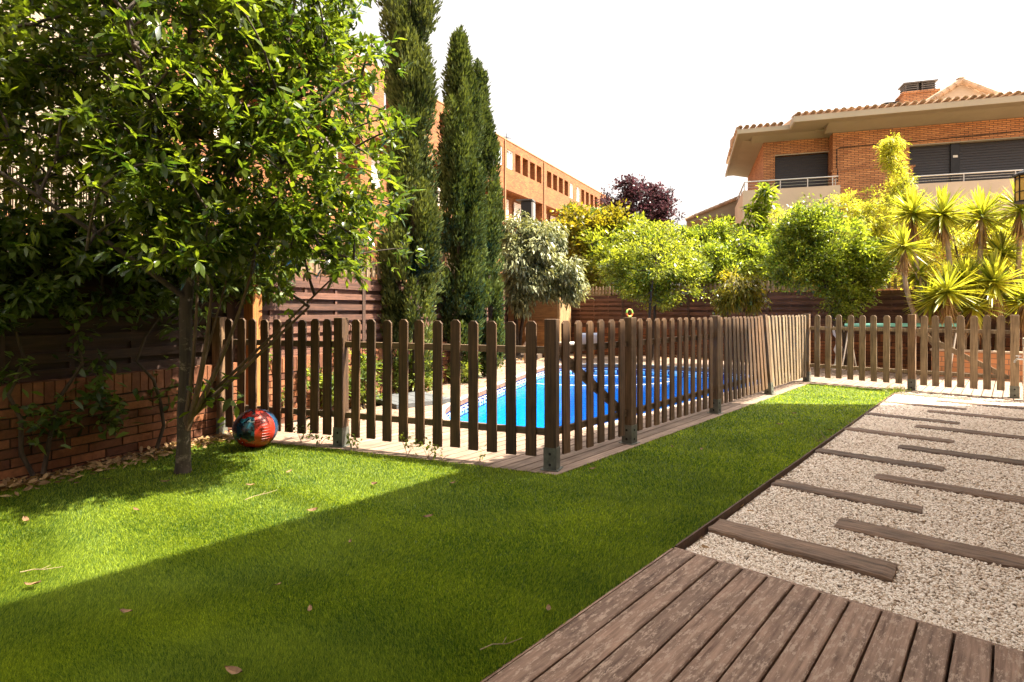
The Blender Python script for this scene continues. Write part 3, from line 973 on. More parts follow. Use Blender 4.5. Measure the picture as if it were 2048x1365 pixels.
# reed screen behind the left fence
def reeds(A, B_, z0, z1, label):
    L_, a = frame_of(A, B_)
    t = thing('reed_screen', label, 'screen', A, a)
    b = MB(); n_ = int(L_ / .0135)
    for i in range(n_):
        x = i * L_ / n_ + random.uniform(-.003, .003); y = random.uniform(-.006, .006)
        if random.random() < .04: continue
        zt = z1 + random.uniform(-.05, .03); r_ = random.uniform(.0035, .0062)
        b.tube([(x, y, z0), (x + random.uniform(-.012, .012), y, zt)], r_, 4, cap=False)
    b.build('reed_stems', 'reed', t)
    b = MB()
    for z in np.arange(z0 + .1, z1, .22):
        b.tube([(0, -.012, z), (L_, -.012, z)], .0015, 4)
    b.build('wire', 'dark_metal', t)
reeds(WA + Vector((-.34, .15, 0)), WB + Vector((-.34, .15, 0)), .2, 2.30, 'split reed screen with sunlit gaps above the left slat fence')
reeds(WB + Vector((-.32, .15, 0)), WB + Vector((-.32, .15, 0)) + (WC - WB) * .45, .2, 2.35, 'split reed screen rising between the tall cypresses')

# ------------------------------------------------------------------ foliage tools
def unit(v):
    return v / (np.linalg.norm(v, axis=-1, keepdims=True) + 1e-9)

def leaf_arrays(P, D, L_, W_, fold=0.18, quad=False, droop=0.0):
    n = len(P)
    up = np.array([0, 0, 1.0]) + rng.normal(0, .45, (n, 3))
    S = unit(np.cross(D, up)); Nn = unit(np.cross(S, D))
    L_ = np.asarray(L_)[:, None]; W_ = np.asarray(W_)[:, None]
    b0 = P; tip = P + D * L_ - np.array([0, 0, 1.0]) * L_ * droop
    mid = P + D * L_ * .45
    l = mid + S * W_ / 2; r = mid - S * W_ / 2
    if quad:
        V = np.stack([b0, r, tip, l], 1).reshape(-1, 3); F = np.arange(n * 4).reshape(n, 4)
        return V, F, 1
    mm = mid - Nn * W_ * fold
    q1 = P + D * L_ * .75 - np.array([0, 0, 1.0]) * L_ * droop * .5
    l2 = q1 + S * W_ * .36; r2 = q1 - S * W_ * .36
    V = np.stack([b0, r, r2, tip, l2, l, mm], 1).reshape(-1, 3)
    base = (np.arange(n) * 7)[:, None, None]
    # two halves of each leaf, folded along the midrib
    F = (np.array([[0, 1, 2, 6], [6, 2, 3, 4], [0, 6, 4, 5]])[None] + base).reshape(-1, 4)
    return V, F, 3

def blob_clumps(blobs, k, shell=.55):
    """clump centres in a union of ellipsoids (cx,cy,cz,rx,ry,rz)"""
    bl = np.array(blobs, float); vol = (bl[:, 3] * bl[:, 4] * bl[:, 5]) ** .75
    idx = rng.choice(len(bl), k, p=vol / vol.sum()); d = unit(rng.normal(0, 1, (k, 3)))
    rr = shell + (1 - shell) * rng.random(k) ** .7
    return bl[idx, :3] + d * bl[idx, 3:6] * rr[:, None], d

def crown(name, mat, parent, org, blobs, clumps, per, cr, L_, W_, shell=.5, out=.7, upb=.25, whorl=0, quad=True, droop=0.1, spread=.8, sun_up=0, extra=None):
    C, dC = blob_clumps(blobs, clumps, shell)
    if extra is not None: C = np.concatenate([C, extra]); dC = np.concatenate([dC, unit(rng.normal(0, 1, extra.shape))]); clumps = len(C)
    n = clumps * per
    base = np.repeat(C, per, 0); dd = np.repeat(dC, per, 0)
    offs = rng.normal(0, 1, (n, 3)); offs = unit(offs) * (rng.random(n) ** .6)[:, None] * cr * np.repeat(rng.uniform(.5, 1.4, clumps), per)[:, None]
    offs[:, 2] *= .75
    P = base + offs
    D = unit(dd * out + unit(offs + 1e-6) * .6 + np.array([0, 0, upb]))
    tone = np.repeat(rng.uniform(-.32, .30, clumps), per)
    if whorl:
        P = np.repeat(P, whorl, 0); D0 = np.repeat(D, whorl, 0); tone = np.repeat(tone, whorl)
        D = unit(D0 * .55 + unit(rng.normal(0, 1, P.shape)) * spread)
        P = P + D0 * rng.uniform(-.05, .02, (len(P), 1))
    else:
        D = unit(D + rng.normal(0, .45, P.shape))
    n = len(P)
    V, F, k = leaf_arrays(P - np.array(org), D, rng.uniform(.5, 1.25, n) * L_, rng.uniform(.6, 1.25, n) * W_, quad=quad, droop=droop)
    rnd = np.clip(rng.random(n) * .75 + .12 + tone, 0, 1)
    return arrays(name, V, F, np.repeat(rnd, k), mat, parent), C

def bezier(a, b_, c, n=7):
    a, b_, c = Vector(a), Vector(b_), Vector(c)
    return [(a * (1 - t) ** 2 + b_ * 2 * t * (1 - t) + c * t * t) for t in [i / (n - 1) for i in range(n)]]

def grow(b, starts, clumps, org, r0=.009, r1=.002, lift=.06, sides=5):
    """join every leaf clump to its nearest already joined neighbour nearer the trunk"""
    nodes = [np.array(p, float) for p in starts]; depth = [0] * len(nodes)
    S0 = np.array(nodes); todo = sorted(clumps, key=lambda c: np.min(np.linalg.norm(S0 - c, axis=1)))
    A = np.array(nodes); D_ = np.array(depth, float); org = Vector(org)
    for c in todo:
        d = np.linalg.norm(A - c, axis=1) + D_ * .05 + np.maximum(0, A[:, 2] - c[2]) * .4
        j = int(np.argmin(d)); s_ = Vector(A[j]) - org; e_ = Vector(c) - org
        m_ = s_.lerp(e_, .5) + Vector((random.uniform(-.1, .1), random.uniform(-.1, .1), random.uniform(-.05, 1) * .2)) * (e_ - s_).length
        q = max(.35, 1 - D_[j] * .13); ps = bezier(s_, m_, e_, 5)
        b.tube(ps, [(r0 * q) * (1 - .45 * i / 4) for i in range(5)], sides, cap=False)
        A = np.vstack([A, c]); D_ = np.append(D_, D_[j] + 1)
def branches(b, start_pts, targets, r0, r1, org, bend=.3, sides=5):
    for tg in targets:
        s = Vector(random.choice(start_pts)); e = Vector(tg)
        m_ = s.lerp(e, .5) + Vector((random.uniform(-1, 1), random.uniform(-1, 1), random.uniform(-.2, 1))) * (e - s).length * bend * .4
        ps = bezier(s - Vector(org), m_ - Vector(org), e - Vector(org), 7)
        b.tube(ps, [r0 + (r1 - r0) * i / 6 for i in range(7)], sides, cap=False)

# ---- the big leafy tree
TB = Vector((-2.42, 4.12, 0))
bt = thing('broadleaf_tree', 'large glossy leafy tree with pale mottled trunk beside the beach ball', 'tree', TB)
b = MB()
trunk = [(0, 0, -.03), (.0, 0, .05), (.005, .0, .2), (.0, .01, .45), (.01, .02, .8), (.0, .03, 1.2), (.03, .05, 1.6), (.06, .03, 2.1), (.03, .0, 2.7), (.08, -.03, 3.3), (.05, 0, 4.0)]
tr = [.080, .062, .055, .052, .050, .052, .048, .042, .034, .025, .012]
b.tube(trunk, [q * .86 for q in tr], 14)
# low side stems leaving the trunk
low = [((.03, 0, .32), (.22, -.1, .75), (.32, -.2, 1.35), .026), ((.03, -.01, .36), (.30, -.05, .72), (.62, -.25, 1.45), .024), ((.04, 0, .40), (.28, .05, .62), (.98, -.15, 1.22), .022),
       ((.03, -.02, .38), (.16, -.1, .9), (.20, -.15, 1.7), .018), ((.02, .02, .42), (.30, .1, .7), (1.15, .05, 1.5), .017), ((0, .02, 1.5), (-.4, .1, 1.9), (-1.0, 0, 2.5), .03), ((0, 0, 1.7), (.35, -.1, 2.2), (.95, -.2, 2.7), .03),
       ((.03, 0, 1.9), (.1, -.5, 2.4), (.2, -.9, 2.9), .026), ((.04, 0, 2.2), (-.3, -.3, 2.8), (-.8, -.5, 3.3), .024), ((.02, 0, 2.4), (.4, .3, 3.0), (.8, .5, 3.5), .024), ((.02, 0, 1.6), (-.2, .4, 2.1), (-.3, .9, 2.6), .024),
       ((0, 0, 1.3), (-.3, -.4, 1.7), (-.7, -.9, 2.1), .022)]
starts = []
low += [((.04, -.02, .34), (.18, -.05, .8), (.42, -.1, 1.6), .013)]
for li_, (s_, m_, e_, r_) in enumerate(low):
    ps = bezier(s_, m_, e_, 9)
    if li_ < 5 or li_ > 11:
        b2 = MB(); b2.tube(ps, [r_ * (1 - .65 * i / 8) for i in range(9)], 8); b2.build('side_stem', 'bark_stem', bt, smooth=True)
    else: b.tube(ps, [r_ * (1 - .65 * i / 8) for i in range(9)], 8)
    starts += [TB + p for p in ps[4:]]
for z in (1.7, 2.1, 2.5, 2.9, 3.3, 3.7): starts.append(TB + Vector((.05, 0, z)))
ctr = (TB.x + .12, TB.y - .12)
big_blobs = [(ctr[0], ctr[1] + .1, 2.75, 1.50, 1.25, 1.30), (ctr[0] + .60, ctr[1] - .0, 2.3, 1.10, .95, .85), (ctr[0] + .10, ctr[1], 3.7, 1.15, 1.0, .9), (ctr[0] - .8, ctr[1] - .1, 2.9, 1.0, 1.0, .85),
             (ctr[0] - 1.3, ctr[1] - .1, 3.3, .8, .7, .8), (ctr[0] + .75, ctr[1] - .1, 1.72, .66, .45, .42), (ctr[0] + .2, ctr[1] - .35, 1.75, .5, .4, .35), (ctr[0] + .5, ctr[1] + .7, 1.9, .6, .5, .5), (ctr[0] - .75, ctr[1] + .2, 2.15, .75, .6, .45), (ctr[0] - .1, ctr[1] - .2, 1.75, .55, .5, .35), (ctr[0] - 1.4, ctr[1] - .3, 2.7, .7, .7, .6), (ctr[0] + .80, ctr[1] + .1, 2.85, .52, .5, .6), (ctr[0] + .55, ctr[1] + .2, 3.5, .7, .7, .6), (-1.25, 4.8, 1.75, .42, .32, .30)]
cr_obj, Cc = crown('crown', 'leaf_laurel', bt, TB, big_blobs, 900, 9, .23, .090, .031, shell=.30, out=.5, upb=.3, whorl=6, quad=False, droop=.12, spread=.85)
d0 = (TB.x + .02, TB.y)
tg = []
for c in Cc:
    tg.append(c)
grow(b, [p[:] for p in starts], list(Cc), TB, .013, .002)
b.build('trunk', 'bark', bt, smooth=True)
# low sprigs at the foot of the trunk stems
def sprig(parent, org, pts, n, L_, W_, mat, name='leaves', spread=.06, quad=False, droop=.25):
    P = []; D = []
    pts = [Vector(p) for p in pts]
    for i in range(n):
        t = random.random() * (len(pts) - 1); k = int(t); p = pts[k].lerp(pts[min(k + 1, len(pts) - 1)], t - k)
        P.append((p.x + random.gauss(0, spread), p.y + random.gauss(0, spread), p.z + random.gauss(0, spread)))
        D.append((random.gauss(0, 1), random.gauss(0, 1), random.gauss(-.1, .6)))
    P = np.array(P) - np.array(org); D = unit(np.array(D))
    V, F, k = leaf_arrays(P, D, rng.uniform(.7, 1.2, n) * L_, rng.uniform(.8, 1.2, n) * W_, quad=quad, droop=droop)
    return arrays(name, V, F, np.repeat(rng.random(n), k), mat, parent)
sprig(bt, TB, [TB + Vector(p) for p in ((.1, -.05, .55), (.3, -.1, .62), (.5, -.15, .50))], 34, .095, .04, 'leaf_laurel', 'foliage', .07)

# ---- vine over the near part of the left fence
VT = Vector((wallx(3.6) + .1, 3.6, 0))
vt = thing('climbing_vine', 'leafy climber hanging over the left slat fence with bare twisting stems', 'vine', VT)
vb = []
for i in range(30):
    Y = 2.4 + i * .12
    vb.append((wallx(Y) + .05 + random.uniform(-.05, .10), Y, 1.66 + random.uniform(-.10, .12), .28, .22, random.uniform(.18, .28)))
    if i % 2 == 0: vb.append((wallx(Y) + .12 + random.uniform(-.03, .10), Y, 1.36 + random.uniform(-.08, .12), .20, .18, random.uniform(.12, .24)))
for Y, z in ((3.45, 1.25), (3.6, 1.1), (3.75, 1.35), (4.0, 1.3), (3.3, 1.4)): vb.append((wallx(Y) + .2, Y, z, .16, .16, .14))
vo_, VC = crown('foliage', 'leaf_vine', vt, VT, vb, 360, 9, .15, .080, .034, shell=.2, out=.3, upb=.0, whorl=6, quad=False, droop=.25, spread=.9)
b = MB()
for (x0, Y0, pts) in ((0, 3.95, [(0, 0, 0), (-.02, -.06, .2), (.03, -.10, .45), (.0, -.14, .62), (.03, -.08, .85), (-.02, -.10, 1.1), (.04, 0, 1.45), (.0, .1, 1.8)]),
                      (0, 3.98, [(.01, 0, .0), (.03, .02, .25), (.0, .10, .55), (.05, .20, .8), (.02, .18, 1.05), (.06, .30, 1.3), (.05, .35, 1.7)]),
                      (0, 4.72, [(.0, 0, 0), (.04, .03, .22), (.02, .02, .42), (.05, -.06, .62), (.02, -.16, .78), (.05, -.12, .98), (.03, .05, 1.2), (.05, .2, 1.6)]),
                      (0, 3.55, [(0, 0, 0), (.03, .02, .4), (0, -.05, .9), (.04, .0, 1.3), (.02, .05, 1.8)])):
    P_ = [Vector((wallx(Y0 + q[1]) + .07 + q[0], Y0 + q[1], q[2])) - VT for q in pts]
    dense = []
    for i in range(len(P_) - 1):
        for k in range(3): dense.append(P_[i].lerp(P_[i + 1], k / 3))
    dense.append(P_[-1])
    b.tube(dense, [.016 * (1 - .6 * i / len(dense)) + random.uniform(-.001, .002) for i in range(len(dense))], 7)
b.build('stem', 'bark_warm', vt, smooth=True)
for (Y0, z0, dz, cnt) in ((4.15, .98, -.45, 46), (3.97, .34, .12, 30), (4.3, .35, .15, 26), (4.35, 1.1, .25, 26), (4.78, 1.05, .2, 26), (4.72, .45, .2, 22), (3.62, 1.35, -.25, 40), (3.7, .72, .1, 20), (4.55, 1.3, .1, 24), (4.0, 1.4, -.3, 40), (3.85, .55, -.2, 30), (4.25, .6, -.3, 44), (4.45, 1.45, -.3, 40), (4.9, 1.3, -.2, 30), (3.4, .9, -.4, 34)):
    x0 = wallx(Y0) + .12
    sprig(vt, VT, [Vector((x0, Y0, z0)), Vector((x0 + .05, Y0 + .08, z0 + dz * .5)), Vector((x0 + .06, Y0 + .1, z0 + dz))], int(cnt * 1.9), .085, .038, 'leaf_vine', 'leaves', .07)

# ---- cypresses
def cypress(base, h, rmax, label, mat='leaf_cypress', n=22000, seed=1, loose=0.0, tips=((0, 0, 1.0),), prof=None, skirt=.10, lean=(0, 0)):
    r2 = np.random.default_rng(seed)
    t = thing('cypress_tree', label, 'tree', base)
    b = MB(); b.tube([(0, 0, -.05), (0, 0, h * .15), (lean[0] * .5, lean[1] * .5, h * .5), (lean[0], lean[1], h * .93)], [.06, .05, .035, .008], 8)
    b.build('trunk', 'bark_warm', t, smooth=True)
    K = 130
    # plumes: vertical flame lobes
    ph = r2.random(K) ** .9; ang = r2.uniform(0, 2 * np.pi, K)
    V_ = []; D_ = []; T_ = []
    for tx, ty, th in tips:
        kk = int(K * (1.0 if (tx, ty) == (0, 0) else .35))
        for i in range(kk):
            z = skirt * h + ph[i] * (th - skirt) * h * .93; q = (z / h)
            R_ = rmax * prof(q / th if th < 1 else q) * (1.0 if (tx, ty) == (0, 0) else .55)
            rr = R_ * r2.uniform(.45, 1.0 + loose)
            cx, cy = tx + lean[0] * q + math.cos(ang[i]) * rr, ty + lean[1] * q + math.sin(ang[i]) * rr
            m_ = int(n / K * r2.uniform(.7, 1.3)); pl = h * r2.uniform(.05, .10) + .12; pw = .05 + rmax * .22 * r2.uniform(.7, 1.3)
            tt = r2.random(m_); wz = pw * np.sin(np.pi * np.clip(tt * .9 + .1, 0, 1)) ** .7
            aa = r2.uniform(0, 2 * np.pi, m_); dd = np.sqrt(r2.random(m_)) * wz
            V_.append(np.stack([cx + np.cos(aa) * dd, cy + np.sin(aa) * dd, z + (tt - .35) * pl], 1))
            D_.append(np.stack([np.cos(aa) * .45 + math.cos(ang[i]) * .35, np.sin(aa) * .45 + math.sin(ang[i]) * .35, np.full(m_, 1.0)], 1) + r2.normal(0, .25, (m_, 3)))
            T_.append(np.full(m_, r2.uniform(-.35, .35)) + (tt - .5) * .25)
    P = np.concatenate(V_); D = unit(np.concatenate(D_)); T = np.concatenate(T_)
    m_ = len(P)
    # the very tips
    for tx, ty, th in tips:
        q = 260; zz = h * th * (1 - .14 * r2.random(q)); rr = (h * th - zz) * .12 + .015; aa = r2.uniform(0, 6.28, q)
        P = np.concatenate([P, np.stack([tx + lean[0] * th + np.cos(aa) * rr, ty + lean[1] * th + np.sin(aa) * rr, zz - .05], 1)])
        D = np.concatenate([D, unit(np.stack([np.cos(aa) * .25, np.sin(aa) * .25, np.ones(q)], 1) + r2.normal(0, .12, (q, 3)))]); T = np.concatenate([T, np.zeros(q)])
    m_ = len(P)
    V, F, k = leaf_arrays(P, D, r2.uniform(.05, .11, m_), r2.uniform(.018, .034, m_), quad=True)
    arrays('foliage', V, F, np.clip(r2.random(m_) * .7 + .15 + T, 0, 1), mat, t)
    return t
fl_prof = lambda q: max(.04, min(1.0, ((1 - q) / .38)) ** .9) * (.82 + .18 * min(1, q / .2))
cypress((-1.36, 7.95, 0), 7.4, .36, 'tall ragged olive cypress rising out of the frame behind the leafy tree', 'leaf_cypress_old', 60000, 3, .15, ((0, 0, 1.0), (-.12, .05, .9)), lambda q: .85 + .18 * math.sin(q * 9) if q < .85 else max(.05, 1 - q) * 5.5, .04, (-.12, 0))
cypress((-.86, 9.25, 0), 5.85, .36, 'slender dark green cypress with pointed tip, left of the cypress pair', 'leaf_cypress', 44000, 4, .0, ((0, 0, 1.0), (.17, .05, .88)), fl_prof, .03, (-.02, 0))
cypress((-.36, 10.0, 0), 5.65, .27, 'slender dark green cypress, the right and shorter one of the pair', 'leaf_cypress', 38000, 5, .0, ((0, 0, 1.0),), fl_prof, .03, (-.26, 0))

# ---- generic bushes and trees
def bush(name, label, cat, base, blobs, clumps, per, cr, L_, W_, mat, trunk_h=.6, tr=.04, group=None, stems=3, **kw):
    base = Vector(base)
    t = thing(name, label, cat, base, 0, group)
    lump = []
    for q in blobs:
        lump.append(q)
        for _ in range(5):
            d_ = unit(rng.normal(0, 1, 3) + np.array([0, 0, .3])); f_ = rng.uniform(.28, .5)
            lump.append((q[0] + d_[0] * q[3] * .85, q[1] + d_[1] * q[4] * .85, q[2] + d_[2] * q[5] * .85, q[3] * f_, q[4] * f_, q[5] * f_))
    blobs = lump
    ns = max(4, clumps // 3); bl_ = np.array(blobs, float)[rng.integers(0, len(blobs), ns)]; dd_ = unit(rng.normal(0, 1, (ns, 3)) + np.array([0, 0, .4]))
    stray = bl_[:, :3] + dd_ * bl_[:, 3:6] * rng.uniform(.95, 1.36, (ns, 1))
    o, C = crown('crown', mat, t, base, blobs, clumps, int(per * .85), cr, L_ * 1.12, W_ * 1.15, extra=stray, **kw)
    b = MB(); cz = np.mean([q[2] for q in blobs])
    st = []
    for k in range(stems):
        a = 2 * math.pi * k / max(1, stems) + .4; sp = .12 if stems > 1 else .0
        bl = blobs[k % len(blobs)]
        top = Vector((bl[0] - base.x + sp * math.cos(a), bl[1] - base.y + sp * math.sin(a), bl[2] - base.z + bl[5] * .3))
        ps = bezier((.03 * math.cos(a), .03 * math.sin(a), -.1), (sp * math.cos(a), sp * math.sin(a), trunk_h), top, 8)
        b.tube(ps, [tr * (1 - .7 * i / 7) for i in range(8)], 7)
        st += [p + base for p in ps[3:]]
    grow(b, [p[:] for p in st], list(C), base, tr * .3, tr * .08, sides=4)
    b.build('trunk', 'bark_warm', t, smooth=True)
    return t
def pb(px, py, Y, rpx, rpy, ry=None):
    """an ellipsoid placed at depth Y, real size from its extent in the photo"""
    p = PX(px, Y); rx = rpx * Y / FPX; rz = rpy * Y / FPX
    return (p.x, p.y, ZH(py, Y), rx, ry if ry else (rx + rz) / 2, rz)

# variegated shrub over the shed
Y = 14.6
bush('variegated_shrub', 'large grey green variegated shrub tumbling over the wooden shed roof', 'shrub', PX(1035, Y + .3),
     [pb(1065, 520, Y, 50, 62), pb(1045, 540, Y, 38, 60), pb(1085, 560, Y, 45, 45), pb(1110, 545, Y, 42, 45), pb(1035, 480, Y, 26, 40), pb(1085, 475, Y, 40, 28), pb(1035, 560, Y, 26, 60), pb(1135, 570, Y, 26, 30)],
     430, 60, .24, .115, .046, 'leaf_variegated', 1.2, .06, shell=.6, upb=-.3, droop=.5, out=.8)
# bushes in front of the back fence
Y = 13.2
bush('citrus_tree', 'rounded yellow green tree in front of the back fence, nearest the shed', 'tree', PX(1302, Y),
     [pb(1305, 520, Y, 85, 62), pb(1265, 545, Y, 50, 42), pb(1350, 560, Y, 55, 42), pb(1310, 590, Y, 48, 24)], 340, 64, .21, .080, .032, 'leaf_citrus', 1.1, .05, stems=2, shell=.6)
Y = 12.0
bush('young_tree', 'small drooping yellow tree with sparse leaves before the back fence', 'tree', PX(1500, Y),
     [pb(1475, 575, Y, 36, 34), pb(1500, 605, Y, 24, 16), pb(1455, 605, Y, 22, 20)], 60, 42, .15, .12, .032, 'leaf_yellow', 1.0, .025, stems=1, shell=.3, upb=-.2, droop=.5)
Y = 11.3
bush('leafy_shrub', 'wide bright green shrub in front of the back fence beside the yuccas', 'shrub', PX(1690, Y),
     [pb(1650, 490, Y, 80, 62), pb(1610, 450, Y, 45, 35), pb(1690, 540, Y, 75, 55), pb(1600, 525, Y, 55, 45), pb(1685, 600, Y, 42, 28), pb(1745, 530, Y, 35, 45)], 470, 60, .20, .080, .033, 'leaf_fresh', .8, .04, stems=4, shell=.6)
# behind the back fence
Y = 19.0
bush('yellow_shrub', 'golden yellow flowering shrub beyond the fence above the shed', 'shrub', PX(1165, Y),
     [pb(1150, 465, Y, 42, 34), pb(1190, 475, Y, 40, 45), pb(1225, 470, Y, 40, 40), pb(1185, 520, Y, 60, 50)], 240, 50, .32, .15, .07, 'leaf_yellow', 1.5, .08, shell=.6)
Y = 21.0
bush('conifer_tree', 'small dark green conifer poking up before the brick apartment block', 'tree', PX(1145, Y),
     [pb(1147, 430, Y, 14, 22), pb(1147, 465, Y, 34, 24), pb(1190, 455, Y, 32, 24), pb(1160, 510, Y, 50, 40)], 170, 60, .30, .17, .05, 'leaf_conifer', 2, .09, shell=.5, stems=1)
Y = 30.0
bush('purple_tree', 'dark purple leaved plum tree standing beyond all the green shrubs', 'tree', PX(1285, Y),
     [pb(1285, 420, Y, 52, 45), pb(1240, 410, Y, 28, 38), pb(1320, 430, Y, 30, 32), pb(1290, 470, Y, 60, 40), pb(1260, 385, Y, 22, 20)], 300, 42, .42, .17, .10, 'leaf_purple', 3, .15, shell=.45, upb=.7)
Y = 17.5
bush('hedge_shrub', 'loose pale green shrub beyond the fence below the purple tree', 'shrub', PX(1340, Y),
     [pb(1290, 520, Y, 60, 55), pb(1345, 510, Y, 55, 50), pb(1400, 520, Y, 50, 50), pb(1230, 540, Y, 45, 45)], 260, 50, .30, .14, .05, 'leaf_citrus', 1.5, .07, shell=.5)
Y = 16.5
bush('hedge_shrub', 'airy light green shrub with upright twigs beyond the fence against the sky', 'shrub', PX(1420, Y),
     [pb(1400, 480, Y, 34, 34), pb(1430, 510, Y, 45, 50), pb(1470, 540, Y, 50, 40), pb(1440, 470, Y, 16, 20)], 170, 42, .26, .13, .04, 'leaf_fresh', 1.5, .06, shell=.4, upb=.5)
Y = 15.5
bush('broadleaf_sapling', 'slim large leaved sapling standing in front of the cream balcony', 'tree', PX(1520, Y),
     [pb(1525, 385, Y, 16, 12), pb(1522, 405, Y, 16, 14), pb(1508, 430, Y, 22, 16), pb(1535, 435, Y, 18, 16), pb(1515, 470, Y, 32, 20), pb(1520, 510, Y, 45, 35)], 62, 26, .16, .22, .075, 'leaf_fresh', 2.5, .035, stems=1, shell=.2, droop=.35, quad=False)
Y = 18.2
bush('hedge_shrub', 'broad yellow green shrub filling the gap between the golden and pale shrubs', 'shrub', PX(1240, Y),
     [pb(1215, 510, Y, 50, 50), pb(1270, 490, Y, 45, 48), pb(1250, 545, Y, 60, 40)], 190, 46, .30, .14, .055, 'leaf_citrus', 1.5, .06, shell=.4)
Y = 14.6
bush('hedge_shrub', 'loose bright green shrub beyond the fence behind the small drooping tree', 'shrub', PX(1470, Y),
     [pb(1440, 535, Y, 40, 40), pb(1490, 515, Y, 45, 45), pb(1540, 530, Y, 40, 45), pb(1400, 560, Y, 30, 25)], 230, 40, .22, .115, .042, 'leaf_fresh', 1.5, .05, shell=.35, upb=.4)
Y = 15.0
bush('feathery_shrub', 'tall feathery yellow green shrub before the brick house with one high shoot', 'shrub', PX(1700, Y),
     [pb(1600, 460, Y, 60, 50), pb(1680, 440, Y, 60, 45), pb(1740, 430, Y, 55, 50), pb(1790, 440, Y, 50, 55), pb(1640, 520, Y, 110, 55), pb(1790, 520, Y, 70, 60), pb(1795, 365, Y, 15, 30), pb(1785, 320, Y, 9, 30), pb(1783, 290, Y, 10, 14), pb(1800, 385, Y, 22, 20)],
     460, 52, .22, .12, .022, 'leaf_feather', 2.0, .05, shell=.4, upb=.2, droop=.35)
Y = 14.2
bush('feathery_shrub', 'bright yellow green feathery shrub behind the yucca trunks', 'shrub', PX(1930, Y),
     [pb(1880, 500, Y, 60, 60), pb(1950, 520, Y, 70, 60), pb(2030, 510, Y, 60, 70), pb(1860, 450, Y, 35, 35), pb(2090, 500, Y, 60, 70)],
     330, 50, .22, .12, .026, 'leaf_feather', 1.6, .05, shell=.4, upb=.2, droop=.35)
bush('hedge_shrub', 'dark green hedge shrub hidden low beyond the back fence', 'shrub', PX(1560, 17.0),
     [pb(1480, 540, 17, 60, 50), pb(1580, 540, 17, 70, 50), pb(1700, 545, 17, 80, 50)], 200, 46, .30, .14, .06, 'leaf_conifer', 1.2, .06, shell=.5)

# ---- yuccas
def yucca(base, head, bend, rad, label, droopy=1.0, seed=0, nb=70):
    r3 = random.Random(seed)
    base = Vector(base); head = Vector(head)
    t = thing('yucca', label, 'yucca', base, 0, 'yuccas in the corner planter')
    b = MB(); ps = bezier((0, 0, -.05), Vector(bend), head - base, 12)
    b.tube(ps, [.052 - .016 * i / 11 + r3.uniform(-.002, .002) for i in range(12)], 8)
    b.build('trunk', 'yucca_bark', t, smooth=True)
    hp = head - base
    def blades(cnt, elev, lmul, wid, mat, name, dr, z_off, tw=1.0):
        vs = []; fs = []; rn = []
        for i in range(cnt):
            az = r3.uniform(0, 2 * math.pi); el = elev(r3)
            d = Vector((math.cos(az) * math.cos(el), math.sin(az) * math.cos(el), math.sin(el)))
            L_ = rad * lmul * r3.uniform(.8, 1.1); s = d.cross(Vector((0, 0, 1)))
            if s.length < .05: s = Vector((1, 0, 0))
            s.normalize(); nn_ = s.cross(d)
            o0 = hp + Vector((0, 0, z_off(r3))); k0 = len(vs)
            w0 = wid * r3.uniform(.8, 1.2); cv = dr * r3.uniform(.5, 1.4)
            segs = [(0, .55), (.3, 1), (.65, .75), (1, .0)]
            for tt, ww in segs:
                c = o0 + d * L_ * tt - Vector((0, 0, 1)) * cv * L_ * tt * tt
                if ww == 0: vs.append(c)
                else:
                    vs.append(c + s * w0 * ww / 2); vs.append(c - nn_ * w0 * .25 * ww); vs.append(c - s * w0 * ww / 2)
            q = r3.random()
            for a_ in range(2):
                A_ = k0 + a_ * 3
                fs += [(A_, A_ + 1, A_ + 4, A_ + 3), (A_ + 1, A_ + 2, A_ + 5, A_ + 4)]; rn += [q, q]
            A_ = k0 + 6
            fs += [(A_, A_ + 1, A_ + 3, A_ + 3), (A_ + 1, A_ + 2, A_ + 3, A_ + 3)]; rn += [q, q]
        b = MB()
        b.v = [tuple(v) for v in vs]; b.f = [tuple(dict.fromkeys(f)) for f in fs]; b.r = rn; b.m = [0] * len(fs)
        b.build(name, mat, t)
    blades(int(nb * 1.7), lambda r_: R(r_.uniform(-30, 88)) if r_.random() < .75 else R(r_.uniform(-45, 10)), 1.42, .050, 'leaf_yucca', 'leaves', .12, lambda r_: r_.uniform(-.05, .03))
    blades(80, lambda r_: R(r_.uniform(-88, -60)), 1.15, .028, 'leaf_dead', 'dead_leaves', .03, lambda r_: r_.uniform(-.22, -.02))
YB = [(1885, 10.45), (1905, 10.5), (1925, 10.4), (1950, 10.45), (1970, 10.3), (1995, 10.4), (2030, 10.2)]
heads = [  # px, py, depth, base index, radius, label
    (1825, 425, 10.9, 0, .42, 'yucca with the leftmost of the four highest leaf rosettes'),
    (1885, 428, 10.6, 1, .44, 'tall yucca on a bare leaning trunk, second of the highest rosettes from left'),
    (1963, 432, 10.6, 3, .46, 'tall yucca with a thick brown leaf skirt in front of the cream balcony'),
    (2042, 418, 10.1, 6, .46, 'tallest yucca beside the hanging lantern at the right edge'),
    (1808, 492, 10.3, 0, .36, 'yucca on a long curved trunk leaning far left over the fence'),
    (1836, 548, 10.9, 1, .30, 'small half hidden yucca rosette behind the curved trunk'),
    (1894, 582, 9.9, 2, .44, 'low wide yucca rosette just above the picket fence tops, left one'),
    (1932, 560, 10.2, 3, .40, 'middle low yucca rosette between two wide rosettes'),
    (1989, 565, 9.9, 4, .46, 'low wide yucca rosette with hanging brown leaves, right one'),
    (2003, 507, 10.4, 5, .40, 'middle height yucca rosette under the lantern'),
    (1862, 602, 10.2, 1, .36, 'lowest left yucca rosette peeping between the curved trunk and the low wide rosette'),
    (1948, 612, 10.0, 3, .38, 'lowest middle yucca rosette between the two wide low rosettes'),
    (2052, 600, 9.9, 6, .40, 'low yucca rosette cut by the right edge of the view')]
